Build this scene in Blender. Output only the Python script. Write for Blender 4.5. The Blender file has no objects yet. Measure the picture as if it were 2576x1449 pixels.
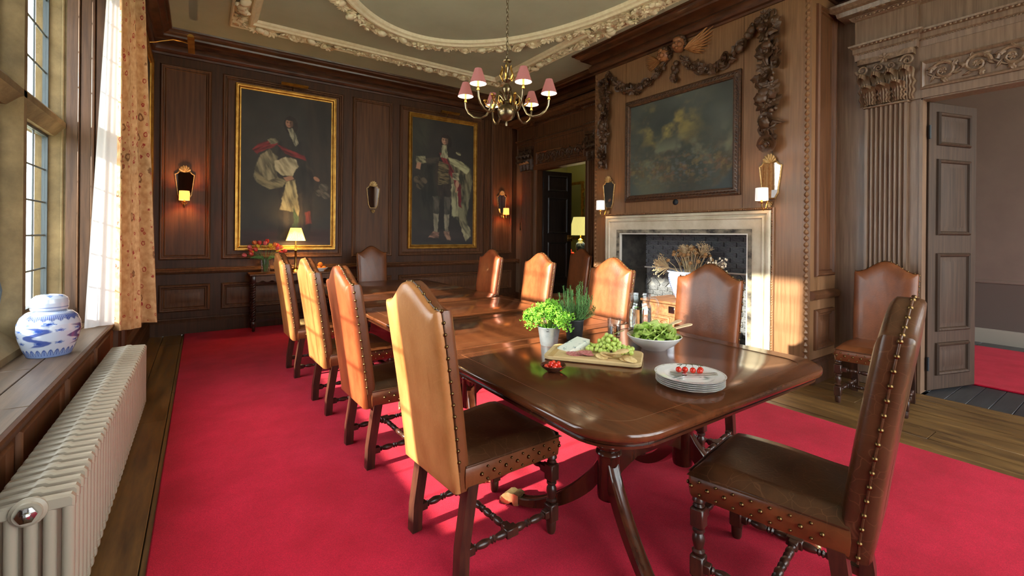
import bpy, bmesh, math, random
import numpy as np
from mathutils import Matrix, Vector, Quaternion
random.seed(7)
PI = math.pi
S = bpy.context.scene
COL = S.collection
# ------------------------------------------------------------------ camera
CAMH = 1.36
cam = bpy.data.objects.new('camera', bpy.data.cameras.new('camera'))
COL.objects.link(cam)
cam.data.sensor_fit = 'HORIZONTAL'; cam.data.sensor_width = 36
cam.data.lens = 36 * 1139.2 / 2576
cam.data.shift_y = -(724.5 - 590.4) / 2576
cam.data.clip_start = .02
YAW, ROLL = math.radians(34.495), math.radians(.5183)
_f = Vector((math.sin(YAW), math.cos(YAW), 0)); _r = Vector((math.cos(YAW), -math.sin(YAW), 0)); _u = Vector((0, 0, 1))
_R = math.cos(ROLL) * _r + math.sin(ROLL) * _u; _U = -math.sin(ROLL) * _r + math.cos(ROLL) * _u
m3 = Matrix((_R, _U, -_f)).transposed()
cam.matrix_world = Matrix.Translation((0, 0, CAMH)) @ m3.to_4x4()
S.camera = cam
# ------------------------------------------------------------------ light
w = bpy.data.worlds.new('sky'); S.world = w; w.use_nodes = True
bg = w.node_tree.nodes['Background']
bg.inputs[0].default_value = (.93, .965, 1.0, 1); bg.inputs[1].default_value = 7.0
AZ, EL = math.radians(2.0), math.atan(.42)
sun = bpy.data.objects.new('sun', bpy.data.lights.new('sun', 'SUN')); COL.objects.link(sun)
sun.data.energy = 16; sun.data.angle = math.radians(.9); sun.data.color = (1, .90, .74)
sun.rotation_euler = Vector((math.cos(EL) * math.cos(AZ), math.cos(EL) * math.sin(AZ), -math.sin(EL))).to_track_quat('-Z', 'Y').to_euler()
sun.location = (-6, 3, 5)
S.view_settings.view_transform = 'Standard'; S.view_settings.look = 'None'
S.view_settings.gamma = 1; S.view_settings.use_curve_mapping = False
S.view_settings.exposure = 0.58
S.cycles.max_bounces = 9; S.cycles.diffuse_bounces = 5; S.cycles.glossy_bounces = 4
S.cycles.transmission_bounces = 8; S.cycles.transparent_max_bounces = 16
S.cycles.caustics_reflective = False; S.cycles.caustics_refractive = False
S.cycles.sample_clamp_indirect = 6.0
# ------------------------------------------------------------------ materials
MATS = {}
def newmat(name):
    m = bpy.data.materials.new(name); m.use_nodes = True
    MATS[name] = m
    nt = m.node_tree
    return m, nt, nt.nodes['Principled BSDF']
def _c(c): return (c[0], c[1], c[2], 1)
def srgb(r, g, b):
    f = lambda v: (v / 255 / 12.92) if v / 255 <= .04045 else ((v / 255 + .055) / 1.055) ** 2.4
    return (f(r), f(g), f(b))
def mat(name, c1, c2=None, rough=.5, metal=0, scale=(8, 8, 8), detail=4, ramp=(.35, .65), bump=0, bscale=None, rvar=0,
        coat=0, trans=0, ior=1.45, emit=None, estr=0, sheen=0, sss=0, spec=None):
    m, nt, b = newmat(name); N = nt.nodes; L = nt.links
    b.inputs['Roughness'].default_value = rough; b.inputs['Metallic'].default_value = metal
    b.inputs['Base Color'].default_value = _c(c1)
    b.inputs['Coat Weight'].default_value = coat; b.inputs['Coat Roughness'].default_value = .12
    b.inputs['Transmission Weight'].default_value = trans; b.inputs['IOR'].default_value = ior
    if sheen: b.inputs['Sheen Weight'].default_value = sheen; b.inputs['Sheen Roughness'].default_value = .5
    if sss: b.inputs['Subsurface Weight'].default_value = sss; b.inputs['Subsurface Radius'].default_value = (.02, .02, .01)
    if spec is not None: b.inputs['Specular IOR Level'].default_value = spec
    if emit: b.inputs['Emission Color'].default_value = _c(emit); b.inputs['Emission Strength'].default_value = estr
    if c2 or bump or rvar:
        tc = N.new('ShaderNodeTexCoord'); mp = N.new('ShaderNodeMapping'); mp.inputs['Scale'].default_value = scale
        L.new(tc.outputs['Object'], mp.inputs[0])
        nz = N.new('ShaderNodeTexNoise'); nz.inputs['Scale'].default_value = 1; nz.inputs['Detail'].default_value = detail
        nz.inputs['Roughness'].default_value = .62
        L.new(mp.outputs[0], nz.inputs['Vector'])
        if c2:
            r = N.new('ShaderNodeValToRGB'); e = r.color_ramp.elements
            e[0].position = ramp[0]; e[0].color = _c(c1); e[1].position = ramp[1]; e[1].color = _c(c2)
            L.new(nz.outputs[0], r.inputs[0]); L.new(r.outputs[0], b.inputs['Base Color'])
        if rvar:
            mr = N.new('ShaderNodeMapRange'); mr.inputs[1].default_value = .3; mr.inputs[2].default_value = .7
            mr.inputs[3].default_value = max(.02, rough - rvar); mr.inputs[4].default_value = rough + rvar
            L.new(nz.outputs[0], mr.inputs[0]); L.new(mr.outputs[0], b.inputs['Roughness'])
        if bump:
            src = nz
            if bscale:
                n2 = N.new('ShaderNodeTexNoise'); n2.inputs['Scale'].default_value = bscale; n2.inputs['Detail'].default_value = 5
                L.new(tc.outputs['Object'], n2.inputs['Vector']); src = n2
            bp = N.new('ShaderNodeBump'); bp.inputs['Strength'].default_value = bump; bp.inputs['Distance'].default_value = .01
            L.new(src.outputs[0], bp.inputs['Height']); L.new(bp.outputs[0], b.inputs['Normal'])
    return m
def attr_mat(name, rough=.5, bump=0, bscale=60, coat=0):
    m, nt, b = newmat(name); N = nt.nodes; L = nt.links
    a = N.new('ShaderNodeAttribute'); a.attribute_name = 'Col'
    L.new(a.outputs['Color'], b.inputs['Base Color']); b.inputs['Roughness'].default_value = rough
    b.inputs['Coat Weight'].default_value = coat; b.inputs['Coat Roughness'].default_value = .08
    if bump:
        tc = N.new('ShaderNodeTexCoord'); n2 = N.new('ShaderNodeTexNoise'); n2.inputs['Scale'].default_value = bscale
        L.new(tc.outputs['Object'], n2.inputs['Vector'])
        bp = N.new('ShaderNodeBump'); bp.inputs['Strength'].default_value = bump; bp.inputs['Distance'].default_value = .004
        L.new(n2.outputs[0], bp.inputs['Height']); L.new(bp.outputs[0], b.inputs['Normal'])
    return m
def thin_glass(name, tint=(.96, .98, .97), gloss=.5, base=.03, power=5):
    m, nt, b = newmat(name); N = nt.nodes; L = nt.links
    N.remove(b)
    t = N.new('ShaderNodeBsdfTransparent'); t.inputs[0].default_value = _c(tint)
    g = N.new('ShaderNodeBsdfGlossy'); g.inputs['Roughness'].default_value = .02
    lw = N.new('ShaderNodeLayerWeight'); pw_ = N.new('ShaderNodeMath'); pw_.operation = 'POWER'; pw_.inputs[1].default_value = power; L.new(lw.outputs['Facing'], pw_.inputs[0])
    fr = N.new('ShaderNodeMath'); fr.operation = 'MULTIPLY_ADD'; fr.inputs[1].default_value = gloss; fr.inputs[2].default_value = base; L.new(pw_.outputs[0], fr.inputs[0])
    mx = N.new('ShaderNodeMixShader'); L.new(fr.outputs[0], mx.inputs[0]); L.new(t.outputs[0], mx.inputs[1]); L.new(g.outputs[0], mx.inputs[2])
    L.new(mx.outputs[0], N['Material Output'].inputs[0])
    return m
def cloth(name, c1, c2, mixt=.5, scale=(60, 60, 60)):
    """diffuse + translucent cloth"""
    m, nt, b = newmat(name); N = nt.nodes; L = nt.links
    b.inputs['Base Color'].default_value = _c(c1); b.inputs['Roughness'].default_value = .85
    t = N.new('ShaderNodeBsdfTranslucent'); t.inputs[0].default_value = _c(c2)
    mx = N.new('ShaderNodeMixShader'); mx.inputs[0].default_value = mixt
    L.new(b.outputs[0], mx.inputs[1]); L.new(t.outputs[0], mx.inputs[2]); L.new(mx.outputs[0], N['Material Output'].inputs[0])
    return m

W_PANEL = mat('oak_panel', srgb(76, 46, 27), srgb(104, 66, 42), rough=.5, scale=(34, 34, 1.6), detail=6, bump=.08, rvar=.05, spec=.3)
W_PANEL_D = mat('oak_dark', srgb(60, 35, 20), srgb(80, 48, 29), rough=.52, scale=(34, 34, 1.6), detail=6, bump=.08, spec=.3)
W_CORN = mat('oak_cornice', srgb(58, 31, 19), srgb(92, 52, 32), rough=.36, scale=(5, 5, 22), detail=5, bump=.06, coat=.12)
W_BREAST = mat('oak_breast', srgb(114, 79, 51), srgb(136, 98, 67), rough=.42, scale=(60, 60, 2.2), detail=6, bump=.05, coat=.12, rvar=.06)
W_GREY = mat('oak_weathered', srgb(98, 75, 59), srgb(126, 100, 80), rough=.42, scale=(46, 46, 1.8), detail=7, bump=.16, coat=.12)
W_CARVE = mat('carved_limewood', srgb(52, 34, 22), srgb(92, 62, 40), rough=.42, scale=(40, 40, 40), bump=.1)
W_CARVE_G = mat('carved_oak', srgb(90, 68, 52), srgb(134, 106, 82), rough=.42, scale=(40, 40, 40), bump=.1)
W_DOOR = mat('door_oak', srgb(46, 34, 26), srgb(68, 51, 40), rough=.55, scale=(40, 40, 1.6), detail=6, bump=.1, spec=.22)
W_DOOR_D = mat('door_dark', srgb(34, 26, 23), srgb(50, 40, 35), rough=.36, scale=(26, 26, 1.4), detail=6, bump=.1, coat=.1)
W_SILL = mat('sill_oak', srgb(76, 60, 46), srgb(104, 84, 66), rough=.42, scale=(26, 2.2, 26), detail=7, bump=.15)
W_REVEAL = mat('reveal_oak', srgb(64, 45, 32), srgb(96, 70, 50), rough=.45, scale=(26, 26, 1.6), detail=6, bump=.12)
W_FLOOR = mat('floor_board', srgb(54, 35, 19), srgb(142, 106, 60), rough=.42, scale=(14, 1.6, 14), detail=8, ramp=(.3, .75), bump=.18, rvar=.1)
W_TABLE = mat('mahogany_top', srgb(80, 43, 24), srgb(98, 54, 30), rough=.17, scale=(22, 1.3, 22), detail=7, rvar=.05, coat=.4)
W_TABLE_D = mat('mahogany_dark', srgb(52, 24, 15), srgb(78, 38, 22), rough=.22, scale=(18, 18, 3), detail=5, coat=.4)
W_CHAIR = mat('chair_oak', srgb(42, 24, 18), srgb(74, 42, 30), rough=.34, scale=(30, 30, 6), detail=5, bump=.06, coat=.2)
def leather(name, c1, c2, rough=.36, crack=.05):
    m = mat(name, c1, c2, rough=rough, scale=(7, 7, 3.5), detail=7, ramp=(.3, .7), bump=.07, bscale=90, rvar=.04, coat=.1)
    nt = m.node_tree; N = nt.nodes; L = nt.links; b = N['Principled BSDF']; src = b.inputs['Base Color'].links[0].from_socket
    tc = N.new('ShaderNodeTexCoord'); nz = N.new('ShaderNodeTexNoise'); nz.inputs['Scale'].default_value = 6; L.new(tc.outputs['Object'], nz.inputs['Vector'])
    ad = N.new('ShaderNodeVectorMath'); ad.operation = 'MULTIPLY_ADD'; ad.inputs[1].default_value = (.16, .16, .16); L.new(nz.outputs['Color'], ad.inputs[0]); L.new(tc.outputs['Object'], ad.inputs[2])
    v = N.new('ShaderNodeTexVoronoi'); v.feature = 'DISTANCE_TO_EDGE'; v.inputs['Scale'].default_value = 17; L.new(ad.outputs[0], v.inputs['Vector'])
    r = N.new('ShaderNodeValToRGB'); e = r.color_ramp.elements; e[0].position = 0; e[0].color = (crack, crack, crack, 1); e[1].position = .022; e[1].color = (0, 0, 0, 1); L.new(v.outputs['Distance'], r.inputs[0])
    mx = N.new('ShaderNodeMixRGB'); mx.inputs[2].default_value = _c([min(1, q * 2.6 + .03) for q in c2]); L.new(r.outputs[0], mx.inputs[0]); L.new(src, mx.inputs[1]); L.new(mx.outputs[0], b.inputs['Base Color'])
    return m
L_BROWN = leather('leather_brown', srgb(84, 44, 22), srgb(122, 68, 36))
L_DARK = leather('leather_dark', srgb(56, 32, 18), srgb(86, 52, 30), .32, .3)
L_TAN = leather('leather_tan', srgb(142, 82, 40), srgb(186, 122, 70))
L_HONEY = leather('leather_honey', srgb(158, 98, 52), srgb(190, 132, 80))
L_ORANGE = leather('leather_orange', srgb(100, 50, 25), srgb(150, 86, 48))
L_RED = leather('leather_red', srgb(116, 52, 27), srgb(168, 86, 48))
BRASS = mat('brass', srgb(170, 128, 60), srgb(198, 156, 84), rough=.28, metal=1, scale=(30, 30, 30))
BRASS_D = mat('brass_aged', srgb(104, 92, 70), srgb(146, 132, 106), rough=.28, metal=1, scale=(20, 20, 20))
PAWB = mat('paw_brass', srgb(176, 150, 100), srgb(202, 180, 132), rough=.35, metal=.8, scale=(40, 40, 40))
NAIL = mat('brass_nail', srgb(112, 88, 54), rough=.36, metal=1)
GILT_P = mat('pale_gilt', srgb(146, 112, 64), srgb(190, 158, 108), rough=.42, metal=.6, scale=(40, 40, 40), bump=.05)
GILT = mat('gilt', srgb(160, 110, 42), srgb(198, 150, 70), rough=.34, metal=.75, scale=(12, 12, 12), bump=.05)
IRON = mat('iron_frame', srgb(14, 21, 29), rough=.55)
LEAD = mat('lead_came', srgb(70, 78, 82), rough=.5, metal=.4)
STONE = mat('stone_ham', srgb(92, 77, 50), srgb(124, 105, 72), rough=.85, scale=(5, 5, 5), detail=8, bump=.25, bscale=40)
STONE_F = mat('stone_fireplace', srgb(176, 164, 138), srgb(206, 196, 174), rough=.6, scale=(4, 4, 4), detail=7, bump=.1, bscale=60)
LIMEW = mat('limewash_edge', srgb(214, 210, 200), rough=.7)
BRICK = mat('fire_brick', srgb(62, 64, 68), srgb(112, 114, 118), rough=.75, scale=(7, 7, 7), detail=6, bump=.3, bscale=50)
MORTAR = mat('fire_mortar', srgb(96, 97, 98), srgb(140, 140, 138), rough=.9, scale=(5, 5, 5))
PLASTER = mat('ceiling_plaster', srgb(178, 182, 168), srgb(186, 190, 176), rough=.9, scale=(2, 2, 2))
PLASTER_L = mat('stucco', srgb(226, 214, 186), srgb(238, 228, 204), rough=.85, scale=(20, 20, 20))
CARPET = mat('red_carpet', srgb(178, 13, 44), srgb(201, 25, 58), rough=.95, scale=(3, 3, 3), detail=8, bump=.5, bscale=420, spec=.1, sheen=.06)
def pile(m):
    nt = m.node_tree; N = nt.nodes; L = nt.links; b = N['Principled BSDF']; src = b.inputs['Base Color'].links[0].from_socket
    tc = N.new('ShaderNodeTexCoord'); nz = N.new('ShaderNodeTexNoise'); nz.inputs['Scale'].default_value = 260; nz.inputs['Detail'].default_value = 3; L.new(tc.outputs['Object'], nz.inputs['Vector'])
    mr = N.new('ShaderNodeMapRange'); mr.inputs[1].default_value = .3; mr.inputs[2].default_value = .7; mr.inputs[3].default_value = .72; mr.inputs[4].default_value = 1.22; L.new(nz.outputs[0], mr.inputs[0])
    mx = N.new('ShaderNodeMixRGB'); mx.blend_type = 'MULTIPLY'; mx.inputs[0].default_value = 1; L.new(src, mx.inputs[1]); L.new(mr.outputs[0], mx.inputs[2]); L.new(mx.outputs[0], b.inputs['Base Color'])
pile(CARPET)
RADM = mat('radiator_enamel', srgb(162, 152, 135), rough=.36, bump=.04, scale=(40, 40, 40))
GLASS = thin_glass('window_glass')
CRYST = thin_glass('clear_glass', (.92, .94, .94), .85, .07, 2.2)
WATER = mat('water', (.95, .98, .97), rough=.0, trans=1, ior=1.33)
CHINA = mat('white_china', srgb(232, 230, 226), rough=.12, coat=.3)
MIRROR = mat('mirror_glass', srgb(225, 228, 230), rough=.02, metal=1)
SHADOWGAP = mat('joint_dark', srgb(20, 14, 10), rough=.8)
STEEL = mat('steel', srgb(200, 200, 200), rough=.16, metal=1)
# ------------------------------------------------------------------ mesh builder
class MB:
    def __init__(self): self.v = []; self.f = []; self.T = None
    def add(self, vs, fs):
        o = len(self.v)
        if self.T is not None: vs = [self.T @ Vector(p) for p in vs]
        self.v.extend([tuple(p) for p in vs]); self.f.extend([tuple(i + o for i in f) for f in fs]); return self
    def box(self, x0, x1, y0, y1, z0, z1, b=0):
        if b <= 0:
            vs = [(x, y, z) for z in (z0, z1) for y in (y0, y1) for x in (x0, x1)]
            return self.add(vs, [(0, 2, 3, 1), (4, 5, 7, 6), (0, 1, 5, 4), (2, 6, 7, 3), (0, 4, 6, 2), (1, 3, 7, 5)])
        # chamfered box
        V = []; idx = {}
        for sx, X in ((0, (x0, x0 + b)), (1, (x1, x1 - b))):
            for sy, Y in ((0, (y0, y0 + b)), (1, (y1, y1 - b))):
                for sz, Z in ((0, (z0, z0 + b)), (1, (z1, z1 - b))):
                    for k in range(3):
                        p = [X[1], Y[1], Z[1]]; p[k] = (X, Y, Z)[k][0]
                        idx[(sx, sy, sz, k)] = len(V); V.append(tuple(p))
        F = []
        I = lambda s, k: idx[(s[0], s[1], s[2], k)]
        for k in range(3):
            a, c = [(1, 2), (0, 2), (0, 1)][k]
            for s in (0, 1):
                q = []
                for (u, v_) in ((0, 0), (1, 0), (1, 1), (0, 1)):
                    t = [0, 0, 0]; t[k] = s; t[a] = u; t[c] = v_; q.append(I(t, k))
                F.append(tuple(q))
            for u in (0, 1):
                for v_ in (0, 1):
                    t0 = [0, 0, 0]; t0[a] = u; t0[c] = v_; t1 = list(t0); t1[k] = 1
                    F.append((I(t0, a), I(t1, a), I(t1, c), I(t0, c)))
        for sx in (0, 1):
            for sy in (0, 1):
                for sz in (0, 1): F.append((I((sx, sy, sz), 0), I((sx, sy, sz), 1), I((sx, sy, sz), 2)))
        return self.add(V, F)
    def lathe(self, prof, n=20, c=(0, 0, 0), axis='z', caps=True, rfun=None):
        vs = []; fs = []
        for (r, z) in prof:
            for k in range(n):
                a = 2 * PI * k / n; rr = r * (rfun(a) if rfun else 1)
                p = (rr * math.cos(a), rr * math.sin(a), z)
                if axis == 'x': p = (p[2], p[0], p[1])
                elif axis == 'y': p = (p[0], p[2], p[1])
                vs.append((p[0] + c[0], p[1] + c[1], p[2] + c[2]))
        m = len(prof)
        for i in range(m - 1):
            for k in range(n):
                k2 = (k + 1) % n; fs.append((i * n + k, i * n + k2, (i + 1) * n + k2, (i + 1) * n + k))
        if caps:
            if prof[0][0] > 1e-5: fs.append(tuple(range(n))[::-1])
            if prof[-1][0] > 1e-5: fs.append(tuple((m - 1) * n + k for k in range(n)))
        return self.add(vs, fs)
    def tube(self, pts, r, n=8, caps=True, flat=1.0, up=None):
        pts = [Vector(p) for p in pts]; m = len(pts)
        rs = r if isinstance(r, (list, tuple)) else [r] * m
        vs = []; fs = []; prev = None
        for i, p in enumerate(pts):
            t = (pts[min(i + 1, m - 1)] - pts[max(i - 1, 0)]).normalized()
            if prev is None:
                a = Vector(up) if up else (Vector((0, 0, 1)) if abs(t.z) < .9 else Vector((1, 0, 0)))
            else: a = prev
            a = (a - t * a.dot(t))
            a = a.normalized() if a.length > 1e-6 else t.orthogonal().normalized()
            prev = a; b = t.cross(a)
            for k in range(n):
                an = 2 * PI * k / n
                vs.append(p + a * (rs[i] * flat * math.cos(an)) + b * (rs[i] * math.sin(an)))
        for i in range(m - 1):
            for k in range(n):
                k2 = (k + 1) % n; fs.append((i * n + k, i * n + k2, (i + 1) * n + k2, (i + 1) * n + k))
        if caps: fs.append(tuple(range(n))[::-1]); fs.append(tuple((m - 1) * n + k for k in range(n)))
        return self.add(vs, fs)
    def ball(self, c, r, s=(1, 1, 1), nu=12, nv=8):
        prof = [(math.sin(PI * i / nv), -math.cos(PI * i / nv)) for i in range(nv + 1)]
        vs = []; fs = []
        for (q, z) in prof:
            for k in range(nu):
                a = 2 * PI * k / nu; vs.append((c[0] + r * s[0] * q * math.cos(a), c[1] + r * s[1] * q * math.sin(a), c[2] + r * s[2] * z))
        for i in range(nv):
            for k in range(nu):
                k2 = (k + 1) % nu; fs.append((i * nu + k, i * nu + k2, (i + 1) * nu + k2, (i + 1) * nu + k))
        return self.add(vs, fs)
    def loft(self, rings, closed=True, caps=True):
        n = len(rings[0]); vs = [p for r in rings for p in r]; fs = []
        for i in range(len(rings) - 1):
            for k in range(n if closed else n - 1):
                k2 = (k + 1) % n; fs.append((i * n + k, i * n + k2, (i + 1) * n + k2, (i + 1) * n + k))
        if caps and closed: fs.append(tuple(range(n))[::-1]); fs.append(tuple((len(rings) - 1) * n + k for k in range(n)))
        return self.add(vs, fs)
    def prism(self, poly, fn, h0, h1):
        """extrude 2D polygon through fn(u,v,h)"""
        return self.loft([[fn(u, v_, h0) for u, v_ in poly], [fn(u, v_, h1) for u, v_ in poly]])
    def frame(self, fn, u0, u1, v0, v1, prof, field=True):
        """mitred moulding round a rectangle: prof = [(inset, height)...]; fn(u,v,h)->xyz"""
        vs = []; fs = []
        for d, h in prof:
            vs += [fn(u0 + d, v0 + d, h), fn(u1 - d, v0 + d, h), fn(u1 - d, v1 - d, h), fn(u0 + d, v1 - d, h)]
        for i in range(len(prof) - 1):
            for k in range(4):
                k2 = (k + 1) % 4; fs.append((i * 4 + k, i * 4 + k2, (i + 1) * 4 + k2, (i + 1) * 4 + k))
        if field: b = (len(prof) - 1) * 4; fs.append((b, b + 1, b + 2, b + 3))
        return self.add(vs, fs)
    def sweep(self, path, prof, closed=False, caps=True):
        """horizontal moulding: path = [(x,y)...], prof = [(out,z)...]; out is to the right-hand side of travel, mitred"""
        n = len(path); rings = []
        P = [Vector((p[0], p[1])) for p in path]
        for i in range(n):
            a = P[i - 1] if (i > 0 or closed) else None; c = P[(i + 1) % n] if (i < n - 1 or closed) else None
            d1 = (P[i] - a).normalized() if a is not None else None; d2 = (c - P[i]).normalized() if c is not None else None
            if d1 is None: d1 = d2
            if d2 is None: d2 = d1
            n1 = Vector((d1.y, -d1.x)); n2 = Vector((d2.y, -d2.x)); mm = (n1 + n2)
            mm = mm / max(.05, (1 + n1.dot(n2)))
            rings.append([(P[i].x + mm.x * o, P[i].y + mm.y * o, z) for o, z in prof])
        if closed: rings.append(rings[0])
        return self.loft(rings, closed=True, caps=caps and not closed)
    def mesh(self, name, smooth=40):
        me = bpy.data.meshes.new(name); me.from_pydata(self.v, [], self.f)
        bm = bmesh.new(); bm.from_mesh(me); bmesh.ops.recalc_face_normals(bm, faces=bm.faces); bm.to_mesh(me); bm.free()
        if smooth:
            me.polygons.foreach_set('use_smooth', [True] * len(me.polygons)); me.set_sharp_from_angle(angle=math.radians(smooth))
        return me
    def obj(self, name, material, parent=None, smooth=40, world=True, **k):
        return put(name, self.mesh(name, smooth), material, parent, world=world, **k)
WM = {}
def put(name, me, material=None, parent=None, loc=(0, 0, 0), rot=(0, 0, 0), scale=(1, 1, 1), world=True, quat=None):
    o = bpy.data.objects.new(name, me); COL.objects.link(o)
    o.location = loc; o.scale = scale if not isinstance(scale, (int, float)) else (scale,) * 3
    if quat is not None: o.rotation_mode = 'QUATERNION'; o.rotation_quaternion = quat
    else: o.rotation_euler = rot
    if material is not None:
        if me is not None and len(me.materials) == 0: me.materials.append(material)
        elif me is not None and me.materials[0] != material:
            o.material_slots[0].link = 'OBJECT'; o.material_slots[0].material = material
    if parent is not None:
        o.parent = parent
        if world and parent in WM: o.matrix_parent_inverse = WM[parent].inverted()
    return o
def empty(name, loc=(0, 0, 0), rz=0, parent=None):
    o = bpy.data.objects.new(name, None); COL.objects.link(o); o.location = loc; o.rotation_euler = (0, 0, rz); o.empty_display_size = .1
    WM[o] = Matrix.Translation(loc) @ Matrix.Rotation(rz, 4, 'Z')
    if parent is not None: o.parent = parent; o.matrix_parent_inverse = WM[parent].inverted()
    return o
def tag(o, label, cat, group=None):
    o['label'] = label; o['category'] = cat
    if group: o['group'] = group
    return o
def thing(name, label, cat, loc=(0, 0, 0), rz=0, group=None): return tag(empty(name, loc, rz), label, cat, group)
def struct(o, label=None):
    o['kind'] = 'structure'
    if label: o['label'] = label
    return o
def sempty(name, label, loc=(0, 0, 0)): return struct(empty(name, loc), label)
def stuff(o): o['kind'] = 'stuff'; return o
def copy_tree(o, parent=None):
    c = o.copy(); COL.objects.link(c)
    if parent is not None: c.parent = parent
    for ch in o.children: copy_tree(ch, c)
    return c
def colattr(me, cols):
    a = me.color_attributes.new('Col', 'FLOAT_COLOR', 'POINT')
    arr = np.ones((len(me.vertices), 4), np.float32); arr[:, :3] = cols; a.data.foreach_set('color', arr.ravel())
# value noise for painted surfaces
_rng = np.random.RandomState(3); _G = _rng.rand(64, 64)
def vnoise(x, y):
    xi = np.floor(x).astype(int); yi = np.floor(y).astype(int); fx = x - xi; fy = y - yi
    fx = fx * fx * (3 - 2 * fx); fy = fy * fy * (3 - 2 * fy); g = lambda a, b: _G[a % 64, b % 64]
    return (g(xi, yi) * (1 - fx) + g(xi + 1, yi) * fx) * (1 - fy) + (g(xi, yi + 1) * (1 - fx) + g(xi + 1, yi + 1) * fx) * fy
def fbm(x, y, o=5):
    s = 0; a = .5
    for k in range(o): s = s + a * vnoise(x * 2 ** k + 17 * k, y * 2 ** k + 5 * k); a *= .5
    return s
def sstep(a, b, x): t = np.clip((x - a) / (b - a), 0, 1); return t * t * (3 - 2 * t)
# ------------------------------------------------------------------ room shell
XL, XR, YB, YR, ZC, XF = -.56, 5.2, 7.42, -1.7, 3.955, 4.65
BY0, BY1 = 1.89, 4.69
FY0, FY1, FZ = 2.48, 4.22, 1.39
def boxes(name, lst, material, parent=None, b=0):
    m = MB()
    for q in lst: m.box(*q, b=b)
    return m.obj(name, material, parent)
def fback(u, v, h): return (u, YB - h, v)
def fright(u, v, h): return (XR - h, u, v)
def fbreast(u, v, h): return (XF - h, u, v)
def fret(u, v, h): return (u, BY0 - h, v)
def fleft(u, v, h): return (XL + h, u, v)
PANEL = [(0, 0), (.004, .02), (.018, .032), (.03, .03), (.042, .012), (.05, .010), (.058, .016), (.066, .002), (.07, .002)]
PANEL_S = [(0, 0), (.003, .012), (.012, .02), (.024, .016), (.034, .004), (.05, .002)]
PANEL_F = PANEL + [(.10, .002), (.13, .014)]
def panel(parent, fn, u0, u1, v0, v1, material, prof=PANEL, name='panel'):
    return MB().frame(fn, u0, u1, v0, v1, prof).obj(name, material, parent, smooth=30)

# floor: dark slab, boards as pieces
fl = struct(boxes('floor', [(-.75, 5.35, -1.8, 7.57, -.2, -.022)], SHADOWGAP))
rs = random.Random(5)
def boards(x0, x1, wdt, y0, y1, parent, lmin=1.7, lmax=3.0):
    x = x0
    while x < x1 - .02:
        xe = min(x + wdt * rs.uniform(.85, 1.15), x1); y = y0 - rs.uniform(0, 1.5)
        while y < y1:
            ye = y + rs.uniform(lmin, lmax)
            a, c = max(y, y0), min(ye, y1)
            if c - a > .05:
                dz = rs.uniform(-.0015, .0015)
                MB().box(x + .002, xe - .002, a + .002, c - .002, -.022, 0 + dz, b=.003).obj('floorboard', W_FLOOR, parent)
            y = ye
        x = xe
boards(-.60, -.10, .20, -1.7, 7.42, fl)
boards(3.74, 5.2, .19, -1.7, 7.42, fl)
# carpet
cp = MB(); n = 40
cp.box(-.17, 3.81, -1.2, 7.37, .0, .014, b=.006)
tag(cp.obj('carpet', CARPET), 'plain red wool carpet under the dining table', 'carpet')
ce = struct(boxes('ceiling', [(-.75, 5.35, -1.8, 7.57, ZC, ZC + .1)], PLASTER))

# back wall and its panelling
wb = struct(boxes('wall_back', [(-.75, 5.35, YB, YB + .15, 0, ZC)], W_PANEL_D))
for u0, u1 in ((-.45, .11), (.235, 1.845), (1.985, 2.645), (2.765, 4.415), (4.59, 5.085)):
    panel(wb, fback, u0, u1, .985, 3.545, W_PANEL)
    panel(wb, fback, u0, u1, .30, .66, W_PANEL, PANEL_F)
for k in range(4): MB().box(4.445 + .03 * k, 4.465 + .03 * k, YB - .014, YB, .99, 3.545, b=.004).obj('reed', W_PANEL, wb)
# left wall
WY0, WY1, WZ0, WZ1 = 1.75, 4.96, .625, 3.44
wl = struct(boxes('wall_left', [(-.75, XL, -1.8, WY0 - .1, 0, ZC), (-.75, XL, WY1 + .1, YB + .15, 0, ZC), (-.75, XL, WY0 - .1, WY1 + .1, WZ1, ZC),
                                (-.75, -.60, WY0 - .1, WY1 + .1, 0, WZ0 - .03)], W_PANEL_D))
panel(wl, fleft, 5.15, 7.25, .30, .66, W_PANEL, PANEL_F); panel(wl, fleft, 5.15, 7.25, .985, 3.545, W_PANEL)
for k in range(4): MB().frame(lambda u, v, h: (-.60 + h, u, v), 1.8 + .79 * k, 2.5 + .79 * k, .10, .56, PANEL_S).obj('panel', W_PANEL, wl)
# rear wall with an unseen window added behind the viewer for fill light
RX0, RX1, RZ0, RZ1 = .2, 5.0, .5, 3.6
wr = struct(boxes('wall_rear', [(-.75, RX0, YR - .15, YR, 0, ZC), (RX1, 5.35, YR - .15, YR, 0, ZC), (RX0, RX1, YR - .15, YR, 0, RZ0), (RX0, RX1, YR - .15, YR, RZ1, ZC)], W_PANEL_D))
# right wall with its two door openings
DH = 2.584
D1 = (-.065, 1.245); D2 = (5.43, 6.74)
wrt = struct(boxes('wall_right', [(XR, XR + .15, -1.8, D1[0], 0, ZC), (XR, XR + .15, D1[0], D1[1], DH, ZC), (XR, XR + .15, D1[1], D2[0], 0, ZC),
                                  (XR, XR + .15, D2[0], D2[1], DH, ZC), (XR, XR + .15, D2[1], YB + .15, 0, ZC)], W_GREY))
# chimney breast
wc = struct(boxes('wall_chimney', [(XF, XR, FY1, BY1, 0, ZC), (XF, XR, BY0, FY0, 0, ZC), (XF, XR, FY0, FY1, FZ, ZC)], W_BREAST))
for u0, u1, v0, v1 in ((4.12, 4.67, 1.72, 3.70), (2.0, 2.52, 1.72, 3.70)): pass
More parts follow.
